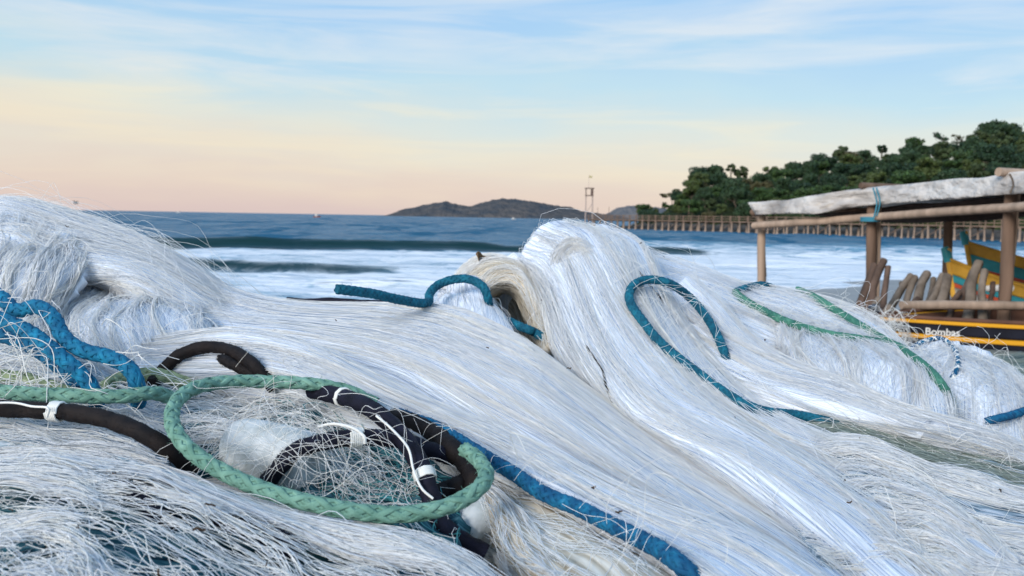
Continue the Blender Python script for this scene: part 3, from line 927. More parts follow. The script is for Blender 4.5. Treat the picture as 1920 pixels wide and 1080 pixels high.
# thwart rail lying over the boat
V, Fc = pipe(catmull(PP([(1690, 572, 6.75), (1780, 572, 6.8), (1860, 573, 6.8), (2000, 574, 6.9)]), 14), .035, 8, True, .15, 3)
o = tag(obj('pole', mesh_data('pole', V, Fc, m_wood2)), 'long straight pole laid level across the black boat', 'pole')
V, Fc = pipe(catmull(PP([(1850, 541, 7.9), (1880, 540, 7.8), (1896, 540, 7.7)]), 6), .032, 8, True, .15, 3)
tag(obj('pole', mesh_data('pole', V, Fc, m_whitep)), 'short white pole in front of the painted boats by the right post', 'pole')

best = None
for lx in np.linspace(.2, 3, 400):
    def side_pt(lx, q=.095 * .75 / BH):
        b_ = min(lx / 5.6 / .42, 1); w_ = .75 * (1 - (1 - b_) ** 2.1) * (1 - q ** 2.6) ** .8 * (1 - .12 * q)
        return Vector((lx + .3 * q * max(0, 1 - lx / 5.6 / .3) ** 1.5, -w_ - .004, BH * (1 - q)))
    wp = bb.matrix_world @ side_pt(lx)
    c = (np.array(wp) - CAM) @ CR
    e_ = abs(c[0] / -c[2] * F + 960 - 1766)
    if best is None or e_ < best[0]:
        dv = side_pt(lx + .05) - side_pt(lx - .05)
        best = (e_, wp, R(12) + math.atan2(dv.y, dv.x))
text_on(bb, 'Bombas', .070, best[1], best[2], m_whitep)

# ------------------------------------------------------------------ the pile of nets
def sheet_grid(rows, nu=40, nv=110, tuck='u0 u1', lump=.006, lf=3.0, crease=.004, cf=16, seed=0, drop=.22, back=1.0):
    """a bundle of net laid through guide lines; rows run along the filaments"""
    M0 = 40
    Rw = [catmull(PP(r), M0) for r in rows]
    dn = np.array([0, 0, -1.0]); bk = np.array([0, 1.0, 0])
    if 'u0' in tuck: Rw = [Rw[0] + .16 * back * bk + drop * dn, Rw[0] + .07 * back * bk + .05 * min(1, drop / .1) * dn] + Rw
    if 'u1' in tuck: Rw = Rw + [Rw[-1] + .02 * bk + .05 * dn, Rw[-1] + .07 * bk + .16 * dn]
    Rw = np.array(Rw)
    if 'v0' in tuck:
        a = Rw[:, :1]; Rw = np.concatenate([a + .18 * back * bk + drop * dn, a + .08 * back * bk + .06 * min(1, drop / .12) * dn, Rw], 1)
    if 'v1' in tuck:
        a = Rw[:, -1:]; Rw = np.concatenate([Rw, a + .03 * bk + .05 * dn, a + .06 * bk + max(.14, .8 * drop) * dn], 1)
    m = Rw.shape[1]
    G = np.array([catmull(Rw[:, j], nu) for j in range(m)])          # m x nu x 3
    G = np.array([catmull(G[:, i], nv) for i in range(nu)])          # nu x nv x 3
    Nn = normals(G)
    u = np.linspace(0, 1, nu)[:, None]; v = np.linspace(0, 1, nv)[None]
    off = lump * fbm(u * lf + seed, v * lf * 1.3, seed, 3) + crease * vn(u * cf + .8 * vn(v * 2.2, 0 * v, seed + 4), v * 2.4, seed + 5)
    off = off + crease * .5 * vn(u * cf * 2.6 + vn(v * 3, 0 * v, seed + 8), v * 4, seed + 6)
    G = G + Nn * off[..., None]
    return G, normals(G)


def nraw(G):
    return nrmz(np.cross(np.gradient(G, axis=0), np.gradient(G, axis=1)))


def nsign(G):
    A_ = np.cross(np.gradient(G, axis=0), np.gradient(G, axis=1)).sum((0, 1))
    return 1.0 if A_ @ np.array([0, -.4, 1.0]) > 0 else -1.0


def normals(G):
    return nraw(G) * nsign(G)


def samp(G, u, v):
    nu, nv = G.shape[:2]
    x = np.clip(u, 0, 1) * (nu - 1); y = np.clip(v, 0, 1) * (nv - 1)
    i = np.minimum(x.astype(int), nu - 2); j = np.minimum(y.astype(int), nv - 2)
    fx = (x - i)[..., None]; fy = (y - j)[..., None]
    return (G[i, j] * (1 - fx) + G[i + 1, j] * fx) * (1 - fy) + (G[i, j + 1] * (1 - fx) + G[i + 1, j + 1] * fx) * fy


def laid(GN, n, seed, rad=.00022, lift=.004, seg=12, vlen=(.45, 1.0), clump=.02, cfreq=24, wander=.02, u01=(0, 1), v01=(0, 1), fine=.0012, hole=9.0):
    """filaments that follow the bundle"""
    G, Nn = GN
    g = np.random.default_rng(seed)
    t = np.linspace(0, 1, seg)[None]
    ln = g.uniform(*vlen, (n, 1))
    v0 = -.07 + g.uniform(0, 1, (n, 1)) * (1.14 - ln)
    v = v01[0] + np.clip(v0 + t * ln, 0, 1) * (v01[1] - v01[0])
    u0 = g.uniform(*u01, (n, 1))
    ph = g.uniform(0, 50, (n, 1))
    u = u0 + wander * vn(ph, v * 3.5 + ph, seed + 2)
    u = u + clump * vn(u * cfreq + vn(v * 2, 0 * v, seed), v * 3, seed + 3) + clump * .5 * vn(u * cfreq * 2.3, v * 5, seed + 4)
    if hole < 5:
        keep = (vn(u * 6.5 + 3 * v, v * 8, 501) + .3 * vn(u * 13, v * 16, 502) > hole).mean(1) < .28
        u, v, ph = u[keep], v[keep], ph[keep]; n = len(u)
    pos = samp(G, u, v); nn = samp(Nn, u, v)
    h = lift * g.uniform(0, 1, (n, 1)) ** 1.6
    off = h + fine * vn(ph * 3, v * 14, seed + 5) + .0008
    pos = pos + nn * off[..., None]
    tint = np.repeat(np.clip(.62 + .3 * g.normal(size=n), 0, 1), seg * 3)
    V, Fc = tubes(pos, np.full(n, rad) * g.uniform(.7, 1.3, n), 3)
    return V, Fc, tint


def wild(GN, n, seed, rad=.00024, up=(.004, .03), span=(.05, .3), turn=.25, seg=12, u01=(0.1, .9), v01=(0.05, .95)):
    """loose filaments that spring off the bundle in arcs and loops"""
    G, Nn = GN
    g = np.random.default_rng(seed)
    t = np.linspace(0, 1, seg)[None]
    u0 = g.uniform(*u01, (n, 1)); v0 = g.uniform(*v01, (n, 1))
    sp = g.uniform(*span, (n, 1)); an = g.normal(size=(n, 1)) * turn
    bend = g.normal(size=(n, 1)) * turn * .9
    u = u0 + np.sin(an + bend * t) * sp * t
    v = v0 + np.cos(an + bend * t) * sp * t * np.where(g.uniform(size=(n, 1)) < .25, -1, 1)
    pos = samp(G, u, v); nn = samp(Nn, u, v)
    pk = g.uniform(*up, (n, 1)) * g.uniform(.2, 1, (n, 1))
    off = pk * np.sin(np.pi * t ** g.uniform(.7, 1.5, (n, 1))) + .001
    ph = g.uniform(0, 90, (n, 1))
    side = np.stack([vn(ph, t * 3, seed), vn(ph + 7, t * 3, seed), vn(ph + 13, t * 3, seed)], -1) * pk[..., None] * .5 * np.sin(np.pi * t)[..., None]
    pos = pos + nn * off[..., None] + side
    tint = np.repeat(np.clip(.8 + .2 * g.normal(size=n), 0, 1), seg * 3)
    V, Fc = tubes(pos, np.full(n, rad) * g.uniform(.8, 1.2, n), 3)
    return V, Fc, tint


def fil(name, packs, m, parent):
    Vs, Fs, Ts, n = [], [], [], 0
    for V, Fc, T in packs:
        Vs.append(V); Fs.append(Fc + n); Ts.append(T); n += len(V)
    o = obj(name, mesh_data(name, np.vstack(Vs), np.vstack(Fs), m, True, None, np.concatenate(Ts)), parent)
    o['kind'] = 'stuff'
    return o


def body(G, m, parent, name='net_body', sink=.001, thick=.012):
    nu, nv = G.shape[:2]
    U, Vv = np.meshgrid(np.linspace(0, 1, nu), np.linspace(0, 1, nv), indexing='ij')
    o = obj(name, mesh_data(name, G, grid_faces(nu, nv), m, True, np.stack([U, Vv], -1).reshape(-1, 2)), parent)
    md = o.modifiers.new('thick', 'SOLIDIFY'); md.thickness = thick
    # thicken away from the camera side
    md.offset = -nsign(G)
    return o


def net_thing(label, group='heaps of fishing net in the pile'):
    return tag(empty('fishing_net', (0, 0, 0)), label, 'fishing net', group)


K = 0.6     # share of filaments built
SH = {}


def simple_net(key, label, rows, n, seed, mb='body', mf='net', wildn=60, parent=None, bodyname='net_body', **kw):
    gk = {k: kw.pop(k) for k in ('tuck', 'lump', 'lf', 'crease', 'cf', 'drop', 'back', 'nu', 'nv') if k in kw}
    wk = {k[2:]: kw.pop(k) for k in list(kw) if k.startswith('w_')}
    GN = sheet_grid(rows, seed=seed, **gk)
    SH[key] = GN
    t = parent or net_thing(label)
    body(GN[0], M[mb], t, bodyname)
    fil('filaments', [laid(GN, int(n * K), seed + 1, **kw)], M[mf], t)
    if wildn: fil('loose_filaments', [wild(GN, int(wildn * K), seed + 2, **wk)], M['net_fine'], t)
    return t


# dark net at the bottom of the pile, down to the sand
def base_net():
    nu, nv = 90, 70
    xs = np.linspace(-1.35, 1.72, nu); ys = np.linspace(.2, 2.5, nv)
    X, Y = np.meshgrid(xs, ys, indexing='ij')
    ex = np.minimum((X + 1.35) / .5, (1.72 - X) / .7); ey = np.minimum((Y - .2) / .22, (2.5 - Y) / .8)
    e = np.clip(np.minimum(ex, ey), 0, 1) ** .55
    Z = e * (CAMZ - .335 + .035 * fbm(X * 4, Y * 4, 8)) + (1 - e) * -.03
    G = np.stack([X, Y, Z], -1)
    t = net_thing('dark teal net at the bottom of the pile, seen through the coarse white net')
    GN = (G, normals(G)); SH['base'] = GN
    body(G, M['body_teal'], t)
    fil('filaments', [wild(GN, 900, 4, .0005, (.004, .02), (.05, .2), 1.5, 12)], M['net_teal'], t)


base_net()

# left mound
tA = net_thing('white net heaped into the crest at the far left above a tan hollow')
gA = sheet_grid([[(-150, 400, 1.2), (0, 374, 1.2), (80, 387, 1.2), (180, 414, 1.2), (280, 454, 1.18), (350, 502, 1.155), (430, 550, 1.15), (520, 585, 1.16)],
                 [(-150, 430, 1.1), (0, 404, 1.1), (90, 425, 1.1), (190, 455, 1.09), (270, 490, 1.08), (330, 535, 1.06), (400, 580, 1.055), (500, 615, 1.08)],
                 [(-150, 470, 1.05), (0, 440, 1.05), (90, 460, 1.05), (170, 485, 1.04), (240, 515, 1.03), (290, 555, 1.02), (340, 595, 1.01), (440, 635, 1.05)],
                 [(-150, 500, 1.03), (0, 480, 1.03), (80, 495, 1.03), (150, 517, 1.035), (210, 530, 1.035), (260, 565, 1.02), (300, 610, 1.01), (380, 648, 1.02)],
                 [(-150, 520, 1.1), (0, 500, 1.1), (80, 512, 1.12), (150, 528, 1.13), (200, 540, 1.12), (250, 575, 1.08), (300, 622, 1.05), (380, 652, 1.05)]], tuck='u0 v1', seed=3, drop=.3)
SH['A'] = gA
body(gA[0], M['body'], tA)
fil('filaments', [laid(gA, int(2600 * K), 31, lift=.006, vlen=(.35, .95), wander=.04, u01=(.14, .93)), laid(gA, int(260 * K), 32, lift=.022, vlen=(.3, .7), wander=.07, u01=(.2, .4))], M['net'], tA)
fil('loose_filaments', [wild(gA, int(520 * K), 33, .00020, (.006, .045), (.1, .45), .35, 14, (.22, .9), (.05, .8)), wild(gA, int(150 * K), 34, .00020, (.02, .06), (.15, .4), .3, 14, (.2, .34), (.1, .6))], M['net_fine'], tA)
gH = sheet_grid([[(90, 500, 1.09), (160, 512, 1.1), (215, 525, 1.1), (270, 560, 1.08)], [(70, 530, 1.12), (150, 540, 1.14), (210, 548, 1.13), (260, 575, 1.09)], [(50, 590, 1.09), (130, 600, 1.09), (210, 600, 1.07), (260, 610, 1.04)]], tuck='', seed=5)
body(gH[0], M['body_warm'], tA, 'hollow')  # warm light of the hollow put into this sheet's colour
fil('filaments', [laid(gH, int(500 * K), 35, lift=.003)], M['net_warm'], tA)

simple_net('A2', 'loop of white net curling under the tan hollow at the left', [
    [(150, 548, 1.06), (125, 572, 1.03), (108, 602, 1.0), (112, 650, .97), (150, 705, .94)],
    [(215, 547, 1.06), (182, 570, 1.0), (160, 605, .965), (165, 648, .94), (200, 705, .92)],
    [(270, 550, 1.05), (238, 575, .985), (222, 610, .95), (232, 650, .925), (270, 705, .91)],
    [(325, 562, 1.04), (312, 588, .985), (310, 618, .95), (330, 650, .93), (375, 700, .91)],
    [(385, 592, 1.04), (395, 612, .99), (412, 634, .965), (445, 660, .945), (490, 695, .93)]], 1800, 40, mb='body', wildn=120, lift=.008, wander=.05, clump=.035, tuck='u0 u1 v0', w_up=(.005, .035), w_turn=.9, w_rad=.00028, drop=.04, back=.3, crease=.003)
simple_net('A3', 'white net hanging in strands beside the blue ropes at the left edge', [
    [(-130, 440, 1.10), (-135, 490, 1.015), (-140, 560, .97), (-140, 660, .92)], [(-30, 412, 1.10), (-45, 470, 1.02), (-60, 560, .955), (-70, 660, .91)],
    [(60, 420, 1.10), (40, 478, 1.015), (10, 560, .96), (-20, 660, .92)], [(135, 452, 1.075), (115, 500, 1.015), (85, 570, .98), (55, 660, .935)], [(175, 490, 1.05), (150, 530, 1.02), (118, 580, .995), (95, 660, .95)]], 1700, 44, mb='body', wildn=150, lift=.010, wander=.05, clump=.04, tuck='', drop=.04, w_up=(.004, .03), w_turn=.5)
simple_net('J', 'white net lying flat between the blue ropes and the green braid at the left', [
    [(-120, 630, .97), (0, 640, .97), (120, 660, .95), (250, 690, .92), (350, 725, .88)], [(-120, 700, .85), (0, 705, .85), (120, 722, .84), (240, 747, .82), (340, 772, .80)],
    [(-120, 770, .75), (0, 772, .75), (120, 788, .745), (240, 812, .735), (330, 845, .715)], [(-120, 840, .67), (60, 840, .67), (200, 858, .66), (310, 890, .64)]], 1100, 48, mb='body_mid', wildn=40, lift=.008, wander=.06, clump=.05, tuck='', w_turn=1.2)

# long combed bundles in the middle
simple_net('B1', 'smooth combed white net sweeping from the left mound to the bottom right', [
    [(400, 528, 1.14), (480, 557, 1.13), (560, 568, 1.13), (700, 570, 1.13), (820, 574, 1.12), (900, 592, 1.1), (1000, 657, 1.05), (1090, 724, 1.0), (1200, 805, .92), (1330, 890, .82), (1470, 990, .7), (1620, 1100, .58)],
    [(390, 550, 1.08), (480, 580, 1.07), (560, 592, 1.06), (700, 598, 1.05), (820, 614, 1.04), (900, 642, 1.02), (990, 697, .97), (1080, 767, .92), (1180, 842, .85), (1310, 932, .75), (1440, 1022, .65), (1540, 1105, .56)],
    [(360, 590, 1.02), (470, 612, 1.0), (560, 622, .99), (700, 645, .97), (820, 680, .95), (900, 715, .93), (990, 765, .89), (1070, 815, .85), (1170, 880, .78), (1290, 960, .7), (1400, 1030, .62), (1480, 1105, .54)],
    [(330, 615, 1.02), (430, 636, .99), (560, 652, .97), (700, 706, .945), (840, 772, .905), (920, 810, .875), (1010, 850, .835), (1090, 890, .795), (1180, 935, .745), (1300, 990, .685), (1400, 1045, .62), (1500, 1115, .55)]],
    3800, 50, wildn=40, lift=.0035, crease=.0030, lump=.005, clump=.015, cfreq=42, wander=.012, vlen=(.5, 1.0), w_up=(.002, .010), w_turn=.15)
simple_net('B2', 'smooth combed bundle of white net just behind the green braided loop', [
    [(150, 662, 1.0), (300, 642, .96), (430, 628, .93), (520, 638, .91), (600, 652, .9), (700, 699, .87), (840, 764, .83), (1000, 834, .77), (1180, 924, .68), (1400, 1014, .58), (1560, 1097, .5)],
    [(150, 685, .93), (300, 668, .9), (430, 655, .87), (520, 668, .85), (600, 690, .83), (700, 735, .8), (840, 800, .76), (1000, 880, .69), (1160, 965, .61), (1340, 1040, .54), (1480, 1110, .48)],
    [(150, 705, .9), (300, 700, .87), (430, 690, .84), (520, 700, .82), (600, 722, .8), (690, 765, .77), (800, 820, .73), (940, 895, .67), (1090, 975, .6), (1240, 1045, .53), (1340, 1110, .48)],
    [(200, 730, .9), (300, 730, .88), (430, 725, .86), (520, 735, .84), (600, 755, .82), (680, 785, .79), (780, 830, .75), (900, 893, .70), (1050, 960, .648), (1200, 1025, .578), (1290, 1090, .525)]],
    3600, 54, wildn=50, lift=.0035, crease=.0032, lump=.005, clump=.015, cfreq=42, wander=.012, vlen=(.5, 1.0), w_up=(.002, .012), w_turn=.2)
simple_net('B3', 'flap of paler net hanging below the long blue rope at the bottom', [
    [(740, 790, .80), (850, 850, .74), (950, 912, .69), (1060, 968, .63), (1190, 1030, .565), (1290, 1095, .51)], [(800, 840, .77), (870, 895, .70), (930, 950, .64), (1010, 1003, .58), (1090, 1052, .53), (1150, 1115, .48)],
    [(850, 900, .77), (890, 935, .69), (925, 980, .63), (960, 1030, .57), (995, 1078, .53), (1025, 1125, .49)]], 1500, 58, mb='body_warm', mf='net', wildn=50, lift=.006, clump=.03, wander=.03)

# centre mound
simple_net('C', 'white net pouring down from the highest central crest to the lower right', [
    [(960, 492, 1.24), (985, 507, 1.2), (1010, 545, 1.17), (1025, 590, 1.13), (1040, 640, 1.08), (1075, 700, 1.03), (1150, 765, .97), (1260, 840, .88), (1400, 930, .77), (1530, 1020, .66), (1640, 1110, .57)],
    [(985, 457, 1.25), (1030, 467, 1.21), (1060, 510, 1.16), (1080, 570, 1.11), (1105, 640, 1.05), (1150, 710, .99), (1220, 770, .92), (1330, 850, .84), (1470, 940, .73), (1600, 1030, .62), (1700, 1110, .54)],
    [(1030, 427, 1.27), (1080, 442, 1.22), (1110, 490, 1.16), (1140, 560, 1.1), (1175, 635, 1.04), (1220, 700, .98), (1290, 765, .92), (1390, 835, .85), (1510, 920, .75), (1650, 1020, .63), (1760, 1110, .54)],
    [(1090, 422, 1.29), (1140, 442, 1.24), (1170, 490, 1.18), (1200, 560, 1.12), (1240, 630, 1.06), (1290, 700, 1.0), (1360, 760, .94), (1440, 815, .89), (1560, 890, .8), (1720, 990, .67), (1860, 1090, .56)],
    [(1140, 434, 1.31), (1195, 464, 1.27), (1225, 507, 1.22), (1255, 570, 1.17), (1300, 640, 1.11), (1345, 700, 1.05), (1400, 755, .99), (1480, 800, .94), (1620, 860, .85), (1780, 950, .72), (1920, 1040, .61)]],
    4800, 60, wildn=260, lift=.006, crease=.009, lump=.010, clump=.022, cfreq=34, wander=.03, vlen=(.3, .9), tuck='u0 u1 v0', drop=.3, w_up=(.004, .03), w_turn=.4, w_span=(.05, .25), nv=130, nu=60)
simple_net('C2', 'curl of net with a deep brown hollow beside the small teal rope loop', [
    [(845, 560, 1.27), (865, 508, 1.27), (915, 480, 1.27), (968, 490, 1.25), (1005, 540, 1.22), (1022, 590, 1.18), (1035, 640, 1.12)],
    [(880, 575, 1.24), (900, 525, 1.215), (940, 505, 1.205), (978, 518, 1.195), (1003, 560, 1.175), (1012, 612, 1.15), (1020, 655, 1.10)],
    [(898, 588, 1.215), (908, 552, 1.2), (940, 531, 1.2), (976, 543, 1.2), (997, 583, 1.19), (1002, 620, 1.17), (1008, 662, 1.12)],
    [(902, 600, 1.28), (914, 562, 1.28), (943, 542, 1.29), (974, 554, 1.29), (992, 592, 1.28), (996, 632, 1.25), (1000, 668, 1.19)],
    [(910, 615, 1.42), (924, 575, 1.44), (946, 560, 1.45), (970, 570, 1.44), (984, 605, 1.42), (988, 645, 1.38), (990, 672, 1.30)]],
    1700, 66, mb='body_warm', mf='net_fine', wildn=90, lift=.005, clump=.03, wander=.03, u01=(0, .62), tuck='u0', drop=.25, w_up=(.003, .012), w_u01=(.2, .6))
fil('warm_lit_filaments', [laid(SH['C2'], 500, 302, lift=.004, u01=(.55, 1), clump=.03, wander=.03)], M['net_warm'], [o for o in bpy.data.objects if o.name.startswith('fishing_net')][-1])
simple_net('C1', 'knob of white net bound by the small teal rope loop', [
    [(832, 552, 1.2), (822, 568, 1.18), (818, 600, 1.14)], [(848, 535, 1.19), (845, 560, 1.155), (848, 618, 1.11)],
    [(890, 533, 1.19), (905, 560, 1.155), (928, 630, 1.10)], [(916, 552, 1.21), (945, 585, 1.175), (990, 660, 1.10)]], 500, 70, wildn=40, lift=.004, wander=.06, tuck='u0 u1 v0', drop=.08, back=.4, w_up=(.003, .012))
simple_net('P', 'curl of net with warm light coloured inside, just under the highest central crest', [
    [(1025, 530, 1.20), (1036, 478, 1.20), (1068, 448, 1.205), (1108, 464, 1.19), (1135, 505, 1.16), (1150, 560, 1.12)],
    [(1042, 530, 1.19), (1050, 488, 1.185), (1075, 466, 1.185), (1102, 482, 1.17), (1120, 518, 1.15), (1135, 565, 1.115)],
    [(1052, 530, 1.21), (1060, 500, 1.215), (1076, 484, 1.215), (1094, 496, 1.20), (1108, 524, 1.175), (1120, 570, 1.13)]],
    700, 72, mb='body', mf='net', wildn=110, lift=.006, clump=.03, wander=.05, u01=(0, .7), tuck='', crease=.002, lump=.002, w_up=(.003, .02), w_turn=.5)
fil('warm_lit_filaments', [laid(SH['P'], 260, 304, lift=.003, u01=(.6, 1), clump=.03, wander=.03)], M['net_warm'], [o for o in bpy.data.objects if o.name.startswith('fishing_net')][-1])

# right hand heaps
simple_net('D0', 'white net sloping down behind the big teal loop toward the black boat', [
    [(1150, 442, 1.38), (1230, 482, 1.37), (1300, 507, 1.36), (1380, 527, 1.36), (1450, 539, 1.36), (1520, 557, 1.35), (1600, 592, 1.33), (1680, 642, 1.3), (1760, 702, 1.25)],
    [(1170, 480, 1.31), (1240, 510, 1.3), (1310, 540, 1.29), (1390, 565, 1.28), (1460, 585, 1.27), (1530, 610, 1.25), (1610, 650, 1.22), (1690, 700, 1.18), (1770, 760, 1.12)],
    [(1185, 520, 1.25), (1260, 560, 1.23), (1330, 600, 1.22), (1400, 630, 1.2), (1470, 655, 1.18), (1540, 685, 1.15), (1620, 720, 1.12), (1700, 760, 1.08), (1790, 800, 1.03)]],
    2600, 80, wildn=260, lift=.010, clump=.03, wander=.05, vlen=(.2, .7), crease=.006, lump=.008, drop=.3, w_up=(.004, .022), w_turn=.6, w_span=(.05, .25))
simple_net('D1', 'thick twisted hank of white net running down to the right edge', [
    [(1290, 520, 1.25), (1350, 570, 1.2), (1400, 625, 1.15), (1470, 675, 1.11), (1560, 715, 1.07), (1650, 750, 1.04), (1750, 785, 1.0), (1835, 810, .985), (1920, 842, .985), (2020, 880, .98)],
    [(1250, 560, 1.2), (1310, 620, 1.14), (1380, 680, 1.06), (1460, 720, 1.015), (1550, 752, .985), (1650, 780, .95), (1750, 806, .93), (1825, 826, .93), (1915, 858, .94), (2015, 895, .94)],
    [(1230, 610, 1.17), (1290, 670, 1.1), (1370, 725, 1.04), (1450, 757, 1.0), (1550, 780, .98), (1650, 798, .96), (1750, 824, .945), (1820, 843, .94), (1912, 872, .945), (2010, 910, .945)]],
    2600, 84, wildn=150, lift=.006, clump=.035, wander=.03, crease=.0022, lump=.004, vlen=(.35, 1.0), tuck='u0 u1', drop=.14, w_up=(.004, .02), w_turn=.5)
fil('loose_filaments', [wild(SH['D1'], 170, 301, .00026, (.002, .014), (.04, .14), 1.3, 11, (.1, .9), (.8, .97))], M['net_fine'], [o for o in bpy.data.objects if o.name.startswith('fishing_net')][-1])
simple_net('L', 'dark grey green sheet standing in for shadow in the seam under the thick white hank', [
    [(1430, 785, 1.06), (1520, 795, 1.03), (1620, 806, 1.0), (1720, 830, .98), (1820, 858, .965), (1900, 880, .95), (1990, 895, .95)],
    [(1430, 800, 1.0), (1520, 808, .975), (1620, 822, .95), (1720, 848, .93), (1820, 876, .915), (1900, 900, .90), (1990, 920, .89)],
    [(1430, 815, .965), (1520, 820, .945), (1620, 838, .92), (1720, 866, .90), (1820, 894, .88), (1900, 918, .865), (1990, 940, .86)]],
    500, 86, mb='body_mid', mf='net_green', wildn=170, lift=.006, clump=.05, wander=.06, tuck='', w_up=(.004, .02), w_turn=1.0, rad=.0003)  # dark sheet added as the shadow beneath the hank
simple_net('E', 'rounded swirl of white net under the green rope at the right', [
    [(1450, 592, 1.25), (1470, 622, 1.2), (1490, 662, 1.14), (1510, 712, 1.08), (1540, 752, 1.04)], [(1540, 622, 1.23), (1570, 642, 1.15), (1600, 682, 1.09), (1610, 732, 1.05), (1620, 772, 1.01)],
    [(1620, 642, 1.23), (1660, 657, 1.14), (1690, 692, 1.08), (1700, 737, 1.04), (1690, 787, 1.0)], [(1690, 672, 1.23), (1730, 692, 1.15), (1762, 727, 1.1), (1772, 767, 1.05), (1760, 807, 1.01)]],
    3200, 88, wildn=120, lift=.008, clump=.035, wander=.05, tuck='u0 u1 v0', drop=.05, back=.35, crease=.003, w_up=(.004, .03), w_turn=.5)
simple_net('G', 'fluffy roll of white net at the far right edge, tied with blue rope', [
    [(1695, 665, 1.42), (1700, 690, 1.36), (1705, 740, 1.3), (1720, 800, 1.25)], [(1750, 642, 1.4), (1765, 682, 1.3), (1775, 742, 1.24), (1780, 810, 1.2)],
    [(1830, 657, 1.4), (1840, 697, 1.28), (1850, 752, 1.2), (1850, 825, 1.15)], [(1890, 692, 1.4), (1910, 722, 1.3), (1920, 772, 1.22), (1915, 840, 1.17)], [(1930, 742, 1.42), (1965, 772, 1.35), (1980, 802, 1.28), (1985, 850, 1.22)]],
    3600, 92, wildn=420, lift=.010, clump=.03, wander=.12, vlen=(.2, .5), tuck='u0 u1 v0', drop=.08, back=.4, w_up=(.004, .024), w_turn=1.5, w_span=(.04, .16))
simple_net('F', 'broad sheet of white net spread over the bottom right corner', [
    [(1300, 802, .97), (1400, 804, .95), (1520, 803, .93), (1600, 812, .91), (1680, 842, .88), (1760, 872, .86), (1850, 897, .84), (1990, 930, .8)],
    [(1330, 842, .9), (1430, 847, .87), (1540, 847, .85), (1640, 867, .82), (1740, 897, .79), (1850, 932, .76), (2000, 977, .72)],
    [(1400, 902, .81), (1500, 907, .78), (1620, 927, .75), (1740, 962, .71), (1860, 1002, .67), (2010, 1047, .63)],
    [(1480, 982, .7), (1580, 992, .68), (1700, 1017, .64), (1820, 1052, .6), (1920, 1082, .57), (2050, 1122, .53)],
    [(1540, 1062, .6), (1640, 1077, .58), (1760, 1102, .54), (1880, 1132, .5), (1990, 1160, .48)]],
    5600, 96, mb='body_mid', hole=.42, wildn=160, lift=.005, clump=.018, cfreq=36, wander=.02, crease=.006, lump=.010, vlen=(.3, .9), tuck='u0', drop=.14, w_up=(.002, .014), w_turn=.35, nu=60)

# bottom left: coarse knotted net over dark net
HROWS = [[(-100, 838, .68), (60, 836, .68), (200, 858, .67), (310, 892, .655), (420, 940, .625), (560, 985, .595), (700, 1012, .575), (860, 1055, .53), (960, 1110, .49)],
         [(-100, 880, .61), (60, 880, .6), (190, 900, .59), (300, 935, .57), (400, 980, .54), (520, 1025, .51), (640, 1060, .49), (760, 1100, .46), (830, 1145, .44)],
         [(-100, 950, .53), (50, 950, .52), (160, 965, .51), (260, 1005, .49), (350, 1050, .47), (440, 1095, .45), (520, 1140, .43), (600, 1180, .41)],
         [(-100, 1070, .45), (30, 1060, .45), (120, 1080, .44), (200, 1115, .43), (280, 1160, .41), (360, 1200, .40)],
         [(-140, 1180, .40), (0, 1180, .395), (80, 1200, .39), (160, 1230, .385), (240, 1260, .38), (300, 1290, .375)]]
tH = net_thing('coarse knotted white net stretched over dark net in the bottom left corner')
gHh = sheet_grid(HROWS, tuck='', seed=15, lump=.006, crease=.004, cf=9)
SH['H'] = (gHh[0] + gHh[1] * .005, gHh[1])


